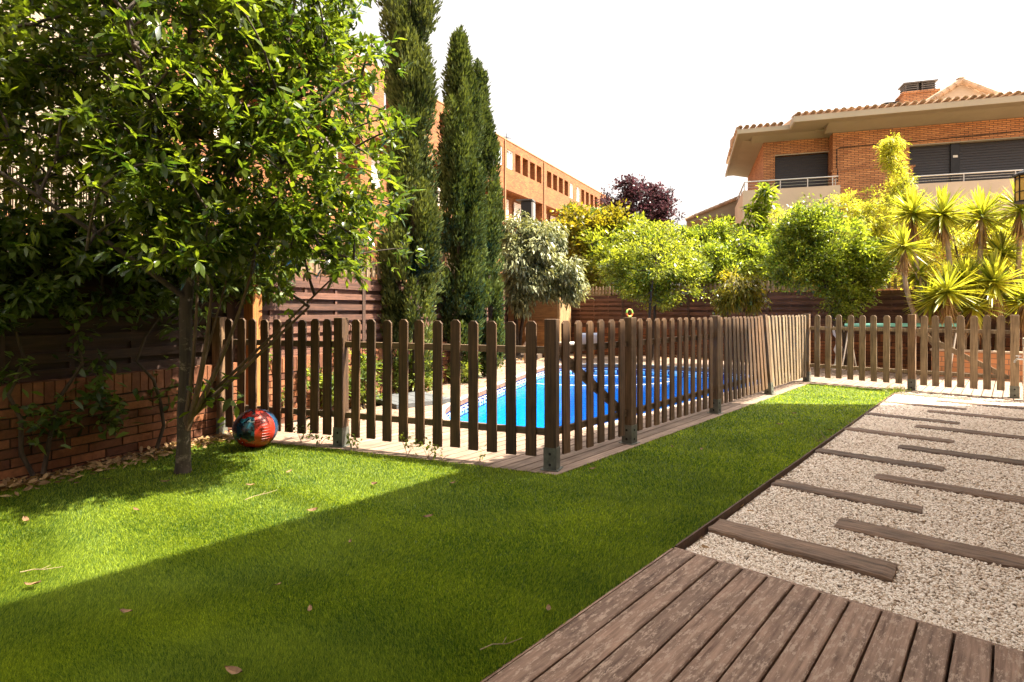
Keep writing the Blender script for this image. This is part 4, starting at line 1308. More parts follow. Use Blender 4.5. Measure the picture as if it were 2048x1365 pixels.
for i, (px, py, Yd, bi, rad, lab) in enumerate(heads):
    bp_ = PX(YB[bi][0], YB[bi][1], .45); hd = PX(px, Yd, ZH(py, Yd)); d = hd - bp_
    if i == 4: bend = Vector((d.x * 1.1, d.y, d.z * .35))
    elif i == 0: bend = Vector((d.x * .9, d.y, d.z * .4))
    else: bend = Vector((d.x * .1 + random.uniform(-.1, .1), d.y * .2, d.z * .55))
    yucca(bp_, hd, bend, rad, lab, seed=20 + i, nb=90 if rad > .38 else 55)

# planter for the yuccas
pl = thing('brick_planter', 'low terracotta coloured brick planter at the foot of the yuccas', 'planter', G(-.35, 12.75), GROT)
b = MB(); b.box(-.75, 3.2, -.09, .09, -.13, .46); b.box(-.75, -.58, .0901, 1.0, -.13, .46)
b.build('wall', 'brick_terra', pl)
b = MB(); b.box(-.55, 3.1, .0905, 1.13, -.1, .40); b.build('soil', 'dry_soil', pl)
b = MB(); b.box(-.77, 3.22, -.11, .11, .4605, .49); b.build('coping', 'coping', pl)

# ------------------------------------------------------------------ shed
sh = thing('garden_shed', 'small wooden shed with horizontal planks half buried in foliage', 'shed', PX(1117, 15.6), R(-20))
b = MB(); z = 0.0
while z < 1.95:
    b.box(-1.5, 0, 0.0, .02, z, z + .118); z += .125
b.build('front_wall', 'shed_wood', sh)
b = MB(); y = .025
while y < 1.3:
    b.box(.003, .023, y, y + .088, 0, 2.0); y += .095
b.build('side_wall', 'shed_wood_upright', sh)
b = MB(); b.box(-1.49, 0.0, .021, 1.3, -.1, 1.9, .5); b.build('body', 'shed_wood', sh)
b = MB(); b.box(-.04, .026, -.012, -.001, -.05, 2.0); b.box(.0265, .038, -.012, .05, -.05, 2.0); b.build('corner_trim', 'shed_wood_upright', sh)
b = MB(); b.prism([(-1.65, 1.95), (-.7, 2.35), (.14, 1.98), (.14, 2.02), (-.7, 2.40), (-1.65, 2.0)], -.15, 1.5, axis='y'); b.build('roof', 'slab_grey', sh)
# neighbour's outbuilding with a sloping roof beyond the fence
ob = thing('outbuilding', 'grey outbuilding with sloping roof peeking over the back fence', 'building', PX(1185, 20.5), R(-10))
Yk = 20.5; sx = Yk / FPX
b = MB(); b.prism([(-27 * sx, ZH(640, Yk)), (-27 * sx, ZH(556, Yk)), (60 * sx, ZH(588, Yk)), (60 * sx, ZH(640, Yk))], 0, 2.0, axis='y'); b.build('wall', 'soffit', ob)
b = MB(); b.prism([(-31 * sx, ZH(553, Yk)), (62 * sx, ZH(588, Yk)), (62 * sx, ZH(583, Yk)), (-27 * sx, ZH(549, Yk))], -.15, 2.1, axis='y'); b.build('roof', 'render_cream', ob)

# ------------------------------------------------------------------ small things on the pool deck
# dark slabs
def slab(loc, sx_, sy_, rz, label):
    b = MB(); b.box(-sx_ / 2, sx_ / 2, -sy_ / 2, sy_ / 2, 0.0, .055); b.box(-sx_ / 2 + .03, sx_ / 2 - .03, -sy_ / 2 + .03, sy_ / 2 - .03, -.001 + .0, .02)
    for i in range(4):
        x = -sx_ / 2 + sx_ * (i + .5) / 4
        b.box(x - .002, x + .002, -sy_ / 2 + .02, sy_ / 2 - .02, .0552, .058, .1)
    o = b.build('base_slab', 'slab_grey', bevel=.006); o.location = loc; o.rotation_euler = (0, 0, rz)
    tag(o, label, 'slab', 'parasol base slabs')
slab((-1.33, 7.28, .006), .78, .82, R(38), 'dark grey square slab lying on the deck nearest the pool')
slab((-1.98, 7.46, .006), .46, .46, R(30), 'dark grey slab under the rusty garden chair')
# garden chair
def chair(loc, rz, label):
    t = thing('garden_chair', label, 'chair', loc, rz)
    for i, (x, y) in enumerate(((-.22, -.22), (.22, -.22))):
        b = MB(); b.tube([(x * 1.15, y * 1.2, 0), (x, y, .42), (x, y * .9, .64)], .010, 6); b.build('leg', 'rust_metal', t)
    for i, (x, y) in enumerate(((-.2, .2), (.2, .2))):
        b = MB(); b.tube([(x * 1.2, y * 1.4, 0), (x, y, .42), (x * .95, y * 1.4, .9)], .010, 6); b.build('leg', 'rust_metal', t)
    b = MB(); b.box(-.22, .22, -.22, .22, .415, .43)
    b.build('seat', 'rust_metal', t)
    b = MB()
    b.tube([(-.19, .28, .88), (-.12, .29, .95), (0, .295, .98), (.12, .29, .95), (.19, .28, .88)], .009, 6)
    for k in range(7):
        x = -.15 + k * .05; b.tube([(x, .21, .46), (x * 1.05 + .015 * (-1) ** k, .25, .68), (x, .285, .93)], .005, 5)
    for z in (.52, .64, .76): b.tube([(-.18, .22 + (z - .5) * .16, z), (.18, .22 + (z - .5) * .16, z)], .006, 5)
    b.build('backrest', 'rust_metal', t)
    for s_ in (-1, 1):
        b = MB(); b.tube([(s_ * .21, .25, .66), (s_ * .24, 0, .665), (s_ * .22, -.2, .64), (s_ * .22, -.23, .60)], .011, 6); b.build('armrest', 'rust_metal', t)
chair((-2.02, 7.45, .065), R(150), 'rusty metal garden chair by the ivy covered wall')
# pale sunbed
t = thing('sunbed', 'white sunbed with yellow side near the shed', 'sunbed', PX(1150, 14.2), R(15))
b = MB(); b.box(-.28, .28, -.7, .5, .30, .36); b.build('mattress', 'white_plastic', t)
b = MB(); b.prism([(-.7, .36), (-.7, .40), (-1.15, .66), (-1.15, .62)], -.28, .28, axis='x'); b.build('backrest', 'white_plastic', t)
for sx_ in (-.24, .24):
    for sy_ in (-.6, .4):
        b = MB(); b.box(sx_ - .02, sx_ + .02, sy_ - .02, sy_ + .02, 0.006, .299); b.build('leg', 'orange_wood', t)
# pool cover roller on two stands
c0, c1 = PX(1690, 11.15, .90), PX(1925, 9.9, .93)
t = thing('pool_cover_roller', 'turquoise rolled pool cover tube on stands behind the far fence', 'cover roller', (c0 + c1) / 2 - Vector((0, 0, (c0.z + c1.z) / 2)), 0)
o0 = t.location.copy()
b = MB(); b.tube([c0 - o0, c1 - o0], .035, 10); b.build('roll', 'turquoise', t, smooth=True)
for q in (.04, .96):
    p = c0.lerp(c1, q) - o0
    b = MB(); b.tube([(p.x - .15, p.y, 0.0), (p.x, p.y, p.z - .036)], .014, 6); b.tube([(p.x + .15, p.y, .0), (p.x, p.y, p.z - .036)], .014, 6); b.build('stand', 'steel', t)
# white carved garden ornament
t = thing('garden_ornament', 'white carved stone ornament against the back brick wall', 'ornament', PX(1677, 11.4), 0)
b = MB(); b.lathe([(.12, 0), (.12, .06), (.07, .10), (.05, .3), (.09, .38), (.05, .5), (.05, .62), (.1, .70), (.11, .8), (.075, .92), (.06, 1.02), (.03, 1.08), (.0, 1.1)], 14); b.build('shaft', 'white_plastic', t, smooth=True)
b = MB(); b.box(-.14, .14, -.14, .14, -.1, -.001); b.build('plinth', 'stone', t)
# grey statue head by the cypress
t = thing('garden_statue', 'small dark stone head statue behind the fence beside the shed', 'statue', PX(1057, 12.6), 0)
b = MB(); b.lathe([(.10, 0), (.10, .3), (.12, .42), (.06, .5), (.045, .56), (.075, .64), (.085, .72), (.075, .8), (.04, .86), (.0, .88)], 14); b.build('bust', 'stone', t, smooth=True)
# tap pillar
tp_ = thing('tap_pillar', 'white pillar with a metal tap and a stone on top at the right edge', 'tap', G(.17, 9.95), GROT)
b = MB(); b.box(-.07, .09, -.07, .09, -.06, .72); b.build('column', 'render_pale', tp_, bevel=.004)
b = MB(); b.box(-.075, .095, -.075, .095, .721, .83); b.build('cap_stone', 'stone', tp_, bevel=.012)
b = MB(); b.tube([(-.07, 0, .55), (-.13, 0, .55), (-.15, 0, .52), (-.15, 0, .50)], .012, 8); b.tube([(-.11, 0, .55), (-.11, 0, .59)], .006, 6); b.tube([(-.14, 0, .59), (-.08, 0, .59)], .006, 6); b.build('tap', 'steel', tp_)
# orange post by the wall
b = MB(); b.box(-.06, .06, -.06, .06, 0.0, 1.45); o = b.build('timber_post', 'orange_wood', bevel=.004); o.location = (-2.60, 5.62, 0); o.rotation_euler = (0, 0, R(-20))
tag(o, 'sunlit orange stained timber post where the picket fence meets the wall', 'post')

# beach ball
def ball():
    t = thing('beach_ball', 'deflated red and dark blue inflatable beach ball on the lawn', 'ball', (-2.225, 4.86, 0), R(34))
    m1, t1, N, L, B = newmat('ball_print')
    v = n_coord(N, L, 'Object', (1, 1, 1), False)
    vo = N.new('ShaderNodeTexVoronoi'); vo.inputs['Scale'].default_value = 13; 
    dn = n_noise(N, L, v, 7, 3, .6)
    mixv = n_mix(N, L, v, dn.outputs['Color'], .35); L.new(mixv, vo.inputs['Vector'])
    sp = N.new('ShaderNodeSeparateColor'); L.new(vo.outputs['Color'], sp.inputs[0])
    r = n_ramp(N, L, sp.outputs[0], [(0.0, (.004, .008, .018)), (.40, (.006, .025, .05)), (.62, (.012, .06, .085)), (.70, (.22, .012, .010)), (.86, (.008, .010, .014)), (.975, (.3, .38, .38))])
    r.color_ramp.interpolation = 'CONSTANT'
    L.new(r.outputs[0], B.inputs['Base Color']); B.inputs['Roughness'].default_value = .22
    plain('ball_red', (.34, .022, .010), .42, var=.06); plain('ball_navy', (.015, .05, .11), .22, var=.2); plain('ball_text', (.25, .02, .012), .3)
    rx, rz = .185, .168
    def gore(a0, a1, mat, name, grow=1.0, el0=-90, el1=90, n=12):
        b = MB(); vs = []; fs = []; nu = 18
        for i in range(nu + 1):
            e = R(el0 + (el1 - el0) * i / nu)
            for k in range(n + 1):
                a = R(a0 + (a1 - a0) * k / n)
                rr = 1 + .012 * math.cos(k / n * 2 * math.pi) * 0 - .014 * abs(math.cos(math.pi * k / n)) ** 6 * math.cos(e)
                # poles lie along local y tipped slightly
                vs.append((rx * grow * rr * math.cos(e) * math.cos(a), rx * grow * rr * math.cos(e) * math.sin(a), rz + .004 + rz * grow * math.sin(e) * (1 if e > 0 else 0.99)))
        for i in range(nu):
            for k in range(n): fs.append((i * (n + 1) + k, i * (n + 1) + k + 1, (i + 1) * (n + 1) + k + 1, (i + 1) * (n + 1) + k))
        b.add(vs, fs, .5); return b.build(name, mat, t, smooth=True)
    gs = [(-102, -42, 'ball_red'), (-42, 15, 'ball_navy'), (15, 75, 'ball_red'), (75, 135, 'ball_print'), (135, 190, 'ball_navy'), (190, 258, 'ball_print')]
    for a0, a1, mt in gs: gore(a0, a1, mt, 'panel')
    b = MB()
    for i in range(9):
        e = R(34 - i * 8); a0 = -84; a1 = -60
        pts = []
        for k in range(6):
            a = R(a0 + (a1 - a0) * k / 5); pts.append((rx * 1.004 * math.cos(e) * math.cos(a), rx * 1.004 * math.cos(e) * math.sin(a), rz + .004 + rz * 1.004 * math.sin(e)))
        b.tube(pts, .0022, 4)
    b.build('printed_lines', 'ball_text', t)
ball()

# ------------------------------------------------------------------ neighbour's brick house (right)
HR = math.atan2(-.3006, .954)
C0 = Vector((9.88, 22.0, 0))
hs_ = thing('brick_house', 'two storey brick house with deep eaves and cream balconies', 'house', C0, HR)
b = MB()
# walls with openings built as pieces. left volume front (y=0)
def wall_piece(b, x0, x1, z0, z1, y0, y1): b.box(x0, x1, y0, y1, z0, z1, .5)
wall_piece(b, 0, .41, -.1, 7.78, 0, .3); wall_piece(b, .41, 2.29, 7.24, 7.78, 0, .3); wall_piece(b, .41, 2.29, -.1, 4.6, 0, .3)
wall_piece(b, 0, .3, -.1, 7.78, .3, 6.2)
b.box(.3, 2.29, .32, 6.2, -.1, 7.77, .5)
# main volume (front plane y=-.6)
wall_piece(b, 2.29, 4.72, 6.28, 7.75, -.6, -.3); wall_piece(b, 4.72, 13.0, 7.08, 7.75, -.6, -.3); 
wall_piece(b, 2.25, 4.80, -.1, 6.28, -.72, -.3)
b.box(2.29, 13.0, -.16, 6.2, -.1, 7.74, .5)
wall_piece(b, 2.29, 2.6, -.1, 7.75, -.299, -.161)
b.box(4.801, 13, -.35, -.161, -.1, 1.6, .5)
b.build('wall', 'brick_house', hs_)
b = MB(); b.box(2.28, 4.70, -.615, -.6005, 6.95, 7.02); b.build('brick_ledge', 'brick_house', hs_)
b = MB(); b.box(2.2, 4.86, -.745, -.28, 6.2805, 6.33); b.build('brick_ledge', 'brick_house', hs_)
b = MB(); b.tube([(2.42, -.735, 5.9), (2.42, -.74, 6.4), (2.42, -.62, 6.45), (2.42, -.62, 7.12), (2.5, -.62, 7.17), (5.0, -.63, 7.2), (13, -.63, 7.36)], .014, 5); b.build('cable', 'black_metal', hs_)
# shutters
def shutter(x0, x1, y, z0, z1, name='shutter'):
    b = MB(); z = z0
    while z < z1 - .02:
        b.prism([(y - .022, z), (y, z + .088), (y + .01, z + .088), (y + .01, z)], x0, x1, axis='x', rnd=.5); z += .092
    w_ = bpy.data.objects.new('window', None)
    return b.build('window_shutter', 'shutter', hs_)
shutter(.43, 2.27, .12, 4.7, 7.2); shutter(4.76, 6.0, -.42, 5.6, 7.05); shutter(6.27, 13.0, -.42, 5.75, 7.05); shutter(6.8, 12.9, -.36, 1.6, 4.1)
b = MB(); b.box(6.0, 6.26, -.5, -.35, 4.6, 7.07); b.build('pillar', 'dark_metal', hs_)
b = MB(); b.box(6.06, 6.2, -.515, -.501, 6.55, 6.63); b.build('wall_light', 'white_frame', hs_)
b = MB(); b.box(.41, 2.29, -.02, .02, 7.2, 7.24); b.box(4.72, 13.0, -.62, -.4, 7.05, 7.08); b.build('lintel', 'fascia', hs_)
plain('window_glass', (.35, .42, .45), .08, var=.05)
b = MB(); b.box(6.3, 13.0, -.40, -.38, 4.6, 5.76); b.build('window_glass', 'window_glass', hs_)
b = MB(); b.box(6.3, 13.0, -.43, -.401, 5.70, 5.75); b.box(8.0, 8.06, -.43, -.401, 4.6, 5.70); b.box(10.0, 10.06, -.43, -.401, 4.6, 5.70); b.build('window_frame', 'dark_metal', hs_)
# balconies
b = MB()
b.box(-.88, 2.33, -1.5, -1.36, 4.27, 5.63); b.box(-.88, -.74, -1.3595, 2.2, 4.27, 5.63); b.box(2.19, 2.33, -1.3595, -.73, 4.27, 5.63); b.box(-.74, 2.19, -1.36, -.001, 4.27, 4.6); b.box(-.74, -.001, .0, 2.2, 4.27, 4.6)
bal1 = b.build('balcony', 'render_cream', hs_)
b = MB(); b.box(4.46, 13.0, -1.8, -1.66, 4.19, 5.45); b.box(4.46, 4.60, -1.6595, -.73, 4.19, 5.45); b.box(4.6, 13, -1.66, -.37, 4.19, 4.5)
bal2 = b.build('balcony', 'render_cream', hs_)
def railing(pts, z0, z1, par, posts):
    b = MB()
    for i in range(len(pts) - 1):
        a, c = pts[i], pts[i + 1]
        b.tube([(a[0], a[1], z1), (c[0], c[1], z1)], .025, 8)
        for q in (1, 2): 
            z = z0 + (z1 - z0) * q / 3; b.tube([(a[0], a[1], z), (c[0], c[1], z)], .006, 5)
    for x, y in posts: b.tube([(x, y, z0 - .05), (x, y, z1)], .018, 6)
    b.build('railing', 'steel', par)
railing([(-.81, 2.1), (-.81, -1.43), (2.26, -1.43), (2.26, -.75)], 5.63, 5.96, bal1, [(-.81, 0), (-.81, -1.43), (-.81, 1.2), (.4, -1.43), (1.3, -1.43), (2.1, -1.43), (2.26, -1.1), (-.3, -1.43)])
railing([(4.53, -.75), (4.53, -1.73), (13, -1.73)], 5.45, 5.72, bal2, [(4.53, -1.2), (5.9, -1.73), (7.3, -1.73), (8.7, -1.73)])
# roofs: fascia ring + soffit + cove + tiles
b = MB(); b.box(-1.0, .8, -1.0, 6.2, 7.93, 7.97); b.box(.801, 14, -1.90, 6.2, 7.93, 7.97); b.build('soffit', 'soffit', hs_)
b = MB()
b.prism([(-.45, 7.929), (-.06, 7.76), (-.001, 7.76), (-.001, 7.929)], -.45, 2.28, axis='x'); b.prism([(-.75, 7.929), (-.001, 7.76), (-.001, 7.929)], 0.001, 6.1, axis='y')
b.prism([(-1.35, 7.928), (-.72, 7.73), (-.601, 7.73), (-.601, 7.928)], 2.0, 13.9, axis='x'); b.prism([(1.7, 7.928), (2.289, 7.74), (2.289, 7.928)], -.60, -.002, axis='y')
b.build('soffit_cove', 'soffit', hs_)
b = MB(); b.box(-1.04, -.98, -1.04, 6.3, 7.90, 8.06); b.box(-.979, .80, -1.04, -.98, 7.90, 8.06); b.box(.76, .82, -1.94, -1.041, 7.88, 8.08); b.box(.821, 14, -1.94, -1.88, 7.88, 8.08); b.build('fascia', 'fascia', hs_)
# barrel tiles along the eaves and up the slope
def tiles(b, x0, x1, y0, y1, z0, slope, along='x', pitch=.235, tl=.42):
    n_ = int((x1 - x0) / pitch)
    rows = int((y1 - y0) / tl)
    for i in range(n_):
        x = x0 + (i + .5) * pitch
        for r_ in range(rows):
            ya = y0 + r_ * tl; za = z0 + (ya - y0) * slope + (.03 * 1)
            vs = []; q = random.random(); k = 6
            for (yy, zz, rr) in ((ya, za + .03, .088), (ya + tl + .05, za + slope * tl - .005, .078)):
                for rad_ in (rr, rr - .016):
                    for s in range(k + 1):
                        a = math.pi * s / k; px_, pz_ = x + rad_ * math.cos(a), zz + rad_ * math.sin(a)
                        vs.append((px_, yy, pz_) if along == 'x' else (yy, px_, pz_))
            K = k + 1; fs = []
            for s in range(k):
                fs += [(s, s + 1, 2 * K + s + 1, 2 * K + s), (K + s, 3 * K + s, 3 * K + s + 1, K + s + 1), (s, K + s, K + s + 1, s + 1)]
            b.add(vs, fs, q)
SL = .20
b = MB()
b.prism([(-1.0, 8.065), (3.5, 8.065 + 4.5 * SL), (3.5, 7.98), (-1.0, 7.98)], -1.0, .8, axis='x'); b.prism([(-1.88, 8.085), (3.0, 8.085 + 4.88 * SL), (3, 7.975), (-1.88, 7.975)], .801, 14, axis='x')
b.prism([(3.0, 8.085 + 4.88 * SL), (8, 8.0), (3.0, 8.0)], .801, 14, axis='x')
tiles(b, -1.05, .8, -1.08, .2, 8.06, SL); tiles(b, .8, 13.9, -1.98, -.6, 8.08, SL)
for k in range(14):       # verge tiles down the left side
    yy = -1.0 + k * .42
    b.tube([(-1.02, yy, 8.10 + max(0, min(k, 10)) * .02), (-1.02, yy + .46, 8.085 + max(0, min(k, 10)) * .02)], [.085, .07], 8)
b.build('roof', 'roof_tile', hs_)
# chimney
b = MB(); b.box(5.55, 6.75, 2.6, 3.4, 8.3, 9.98); b.box(5.5, 6.8, 2.55, 3.45, 9.981, 10.06); ch = b.build('chimney', 'brick_house', hs_)
b = MB()
for x0 in (5.62, 6.2):
    for k in range(4): b.box(x0, x0 + .5, 2.7, 3.3, 10.10 + k * .085, 10.135 + k * .085)
    b.box(x0 - .05, x0 + .56, 2.64, 3.36, 10.42, 10.47)
    for (dx, dy) in ((.03, 2.73), (.44, 2.73), (.03, 3.24), (.44, 3.24)): b.box(x0 + dx, x0 + dx + .04, dy, dy + .04, 10.061, 10.42)
b.build('chimney_cowl', 'cowl_metal', ch)
b = MB(); b.box(5.0, 5.45, 3.0, 3.5, 8.4, 9.45)
for k in range(4): b.box(4.97, 5.48, 2.97, 3.53, 9.5 + k * .1, 9.54 + k * .1)
b.box(5.1, 5.35, 3.1, 3.4, 9.451, 9.8); b.build('vent_stack', 'slab_grey', hs_)
# dormer gable
b = MB(); b.prism([(5.2, 8.5), (8.7, 8.5), (6.85, 9.62)], 1.0, 4.0, axis='y'); dg = b.build('dormer', 'render_cream', hs_)
b = MB()
for (xa, za, xb, zb) in ((5.0, 8.48, 6.85, 9.66), (8.9, 8.48, 6.85, 9.66)):
    for k in range(9):
        p = k / 9; q = (k + 1.15) / 9
        b.tube([(xa + (xb - xa) * q, .9, za + (zb - za) * q + .06), (xa + (xb - xa) * p, .9, za + (zb - za) * p + .04)], [.10, .12], 8)
        b.tube([(xa + (xb - xa) * q, 1.3, za + (zb - za) * q + .06), (xa + (xb - xa) * p, 1.3, za + (zb - za) * p + .04)], [.10, .12], 8)
b.lathe([(.14, 0), (.14, .05), (.08, .09), (.0, .12)], 10, Matrix.Translation((6.85, .95, 9.76)))
b.build('dormer_tiles', 'roof_tile', dg)
# lower wing to the left
b = MB(); b.box(-1.6, -.002, 5.0, 8.0, -.1, 5.4); b.build('wing_wall', 'brick_house', hs_)
b = MB(); b.prism([(-2.9, 5.35), (-2.9, 5.5), (-1.0, 6.25), (1.0, 6.9), (1.0, 5.6), (-1.9, 5.6)], 4.2, 8.0, axis='y'); wr = b.build('wing_roof', 'soffit', hs_)
b = MB()
for k in range(11):
    p = k / 10; x = -2.95 + 2.2 * p; z = 5.52 + .85 * p
    b.tube([(x, 4.15, z), (x + .26, 4.15, z + .10)], [.09, .07], 8)
b.build('wing_tiles', 'roof_tile', wr)

# ------------------------------------------------------------------ long brick apartment block (left, behind)
LO = Vector((-.81, 35.0, 0))
ap = thing('apartment_block', 'long orange brick apartment block with a row of square roof terrace openings', 'building', LO, math.atan2(.885, .465))
def tof(px):
    r_ = (px - 1024.0) / FPX; return (.81 + r_ * 35.0) / (.465 - .885 * r_)
zz = lambda z: 860 + z / 5.25
ops = [(895, 950), (972, 1028), (1050, 1102), (1120, 1170), (1228, 1275), (1292, 1335), (1353, 1395), (1412, 1450), (1588, 1620), (1636, 1668), (1683, 1715), (1728, 1758), (1783, 1812), (1822, 1850), (100, 150)]
wins = [(692, 760), (808, 870), (1468, 1502), (1537, 1572)]
O = sorted([(tof(zz(a)), tof(zz(b_)), 'o') for a, b_ in ops] + [(tof(zz(a)), tof(zz(b_)), 'w') for a, b_ in wins])
# continue the rhythm to the left behind the trees
ex = []; x = O[0][0] - 1.6
while x > -19: ex.append((x - 1.0, x, 'o')); x -= 1.75
x = O[1][0] - .5
while x > O[0][1] + 1.2: ex.append((x - 1.0, x, 'o')); x -= 1.75
O = sorted(O + ex)
TOPZ, OZ1, OZ0 = 12.07, 11.52, 10.33
b = MB(); x0, x1 = -22.0, 27.0; TH_ = .75
b.box(x0, x1, 0, TH_, OZ1, TOPZ, .5); b.box(x0, x1, 0, TH_, 9.2, OZ0, .5)
cur = x0
for a, c, k in O:
    if a > cur + .01: b.box(cur, a, 0, TH_, OZ0, OZ1, .5)
    cur = c
b.box(cur, x1, 0, TH_, OZ0, OZ1, .5)
# body wall with big openings below
bo = [(tof(zz(725)), tof(zz(770))), (tof(zz(800)), tof(zz(1180))), (tof(zz(1220)), tof(zz(1500))), (tof(zz(1540)), tof(zz(1640)))]
x = bo[0][0] - .6
bo2 = list(bo)
while x > -17: bo2.append((x - 3.2, x)); x -= 3.9
bo2.sort(); cur = x0
for a, c in bo2:
    if a > cur: b.box(cur, a, 0, TH_, 6.6, 8.9, .5)
    cur = c
b.box(cur, x1, 0, TH_, 6.6, 8.9, .5)
b.box(x0, x1, 0, TH_, -.1, 6.6, .5)
b.box(x0, x1, TH_ + .001, 9.0, -.1, 9.9, .5)
for xx in (x0, x1 - .3): b.box(xx, xx + .3, TH_ + .001, 9.0, 9.9, TOPZ, .5)
b.build('wall', 'brick_orange', ap)
b = MB(); b.box(x0, x1, -.012, TH_ - .01, 8.901, 9.199, .5); b.build('brick_band', 'brick_orange', ap)
b = MB(); b.box(x0 - .02, x1 + .02, -.03, TH_ + .03, TOPZ + .001, TOPZ + .07, .5); b.build('parapet_cap', 'terracotta', ap)
for a, c, k in O:
    if k == 'w':
        b = MB(); w_ = (c - a)
        for (u0, u1, v0, v1) in ((0, .08, 0, 1), (.92, 1, 0, 1), (.45, .55, 0, 1), (0, 1, 0, .06), (0, 1, .94, 1)):
            b.box(a + w_ * u0, a + w_ * u1, .04 + (.003 if v1 - v0 < .5 else 0), .10, OZ0 + (OZ1 - OZ0) * v0, OZ0 + (OZ1 - OZ0) * v1)
        f_ = b.build('window', 'white_frame', ap)
        b = MB(); b.box(a + w_ * .05, c - w_ * .05, .11, .13, OZ0 + .05, OZ1 - .05); b.build('pane', 'window_glass', f_)
for a, c in bo2:
    n_ = max(1, int((c - a) / 1.6)); wd = (c - a) / n_
    if c - a < 1.2: continue
    for k in range(n_):
        xa = a + wd * k + wd * .22; xb = a + wd * (k + 1) - wd * .22
        b = MB(); z = 6.7
        while z < 8.45: b.box(xa, xb, .60, .64, z, z + .09); z += .115
        f_ = b.build('louvre_shutter', 'render_pale', ap)
# roof aerial
b = MB(); px_ = tof(zz(860))
b.tube([(px_, .4, TOPZ), (px_, .4, TOPZ + .7)], .02, 5); b.tube([(px_ - .5, .4, TOPZ + .35), (px_ + .4, .3, TOPZ + .45)], .015, 5)
for k in range(5): b.tube([(px_ - .4 + k * .17, .2, TOPZ + .36 + k * .02), (px_ - .4 + k * .17, .6, TOPZ + .36 + k * .02)], .010, 4)
b.build('aerial', 'dark_metal', ap)
for pz in (1192, 2000, 780):
    b = MB(); b.tube([(tof(zz(pz)), -.06, 3.0), (tof(zz(pz)), -.06, 12.0)], .045, 6); b.build('downpipe', 'terracotta', ap)

# dark metal flue in front of the block
Yk = 22.0
t = thing('metal_flue', 'tall black box flue with a flat cap in front of the brick block', 'flue', PX(1057, Yk), R(-15))
b = MB(); s = Yk / FPX
b.box(-13 * s, 8 * s, -.2, .2, 0, ZH(405, Yk)); b.build('duct', 'black_metal', t)
b = MB(); b.box(8.05 * s, 12 * s, -.18, .18, 0, ZH(407, Yk)); b.build('side_duct', 'steel', t)
b = MB(); b.box(-22 * s, 11 * s, -.3, .3, ZH(403.5, Yk), ZH(401, Yk)); b.build('cap', 'slab_grey', t)

# cream house behind the left fence
t = thing('cream_house', 'cream rendered house wall showing through the leaves at upper left', 'house', (-6.4, 4.0, 0), 0)
b = MB(); b.box(-8, 0, -1.5, 6.3, 0, 9.0); b.build('wall', 'cream_wall', t)
b = MB(); b.box(-8.3, .3, -1.8, 6.6, 9.001, 9.15); b.build('roof', 'roof_tile', t)
b = MB(); b.box(.001, .02, -1.5, 6.3, 2.0, 2.5); b.build('brick_plinth', 'brick_terra', t)

# ------------------------------------------------------------------ own house on the right (casts the big shade)
HW, EAVE_W, HH = .46, .28, 6.95
own = thing('house', 'cream rendered house beside the terrace just right of the view', 'house', (0, 0, 0), GROT)
b = MB(); b.box(HW, 8.0, -3.0, 9.80, -.12, HH - .25); b.build('wall', 'render_cream', own)
b = MB(); b.box(EAVE_W, 8.2, -3.2, 9.93, HH - .249, HH); b.build('roof', 'soffit', own)
b = MB(); b.box(HW - .02, HW - .001, .2, 2.4, .0, 2.2); b.build('sliding_door', 'window_glass', own)
# wall lantern
ln = thing('wall_lantern', 'amber glass lantern with black frame hanging at the right edge', 'lantern', G(.115, 6.72), GROT)
Yl = G(.115, 6.72).y
zt, zb = ZH(345, Yl), ZH(404, Yl)
plain('amber_glass', (.75, .48, .10), .35, var=.1, scale=20)
b = MB(); b.lathe([(0.095, zb + .01), (.098, (zt + zb) / 2), (.095, zt - .03)], 8); b.build('glass', 'amber_glass', ln)
b = MB(); b.lathe([(0, zt + .05), (.03, zt + .04), (.12, zt - .012), (.12, zt - .028), (0, zt - .03)], 8); b.lathe([(0, zb + .012), (.107, zb + .012), (.107, zb - .004), (0, zb - .004)], 8)
for k in range(8):
    a = 2 * math.pi * k / 8; b.tube([(.100 * math.cos(a), .100 * math.sin(a), zb), (.100 * math.cos(a), .100 * math.sin(a), zt - .02)], .005, 4)
for zc in (zb + (zt - zb) * .35, zb + (zt - zb) * .8): b.lathe([(.101, zc - .004), (.104, zc), (.101, zc + .004)], 16)
b.build('frame', 'dark_metal', ln)
b = MB(); b.tube([(0, 0, zt + .04), (0, 0, zt + .12), (.1, 0, zt + .16), (HW - .115, 0, zt + .16)], .010, 6); b.box(HW - .115 - .012, HW - .1155, -.04, .04, zt + .08, zt + .24); b.build('bracket', 'dark_metal', ln)

# ------------------------------------------------------------------ leaves, twigs, weeds
def dry_leaf(loc, sc, rz, label, group):
    sc *= .8; b = MB(); L_ = .05 * sc; W_ = .02 * sc
    rows = [(-.5, .05), (-.25, .75), (.05, 1), (.3, .7), (.5, .04)]
    vs = []
    for (t, w_) in rows:
        lift = .012 * sc * (4 * t * t) + .004
        for s_ in (-1, 0, 1): vs.append((t * L_ * 2, s_ * w_ * W_, lift + abs(s_) * .009 * sc * random.uniform(.4, 1.3)))
    fs = []
    for i in range(4):
        for k in range(2): fs.append((i * 3 + k, i * 3 + k + 1, (i + 1) * 3 + k + 1, (i + 1) * 3 + k))
    b.add(vs, fs, random.random())
    o = b.build('fallen_leaf', 'leaf_dry'); o.location = loc; o.rotation_euler = (random.uniform(-.3, .3), random.uniform(-.2, .2), rz)
    tag(o, label, 'leaf', group)
def gp(px, py, z=0.0):
    Y_ = (CAMH - z) * FPX / (py - HOR); return Vector(((px - 1024) / FPX * Y_, Y_, z))
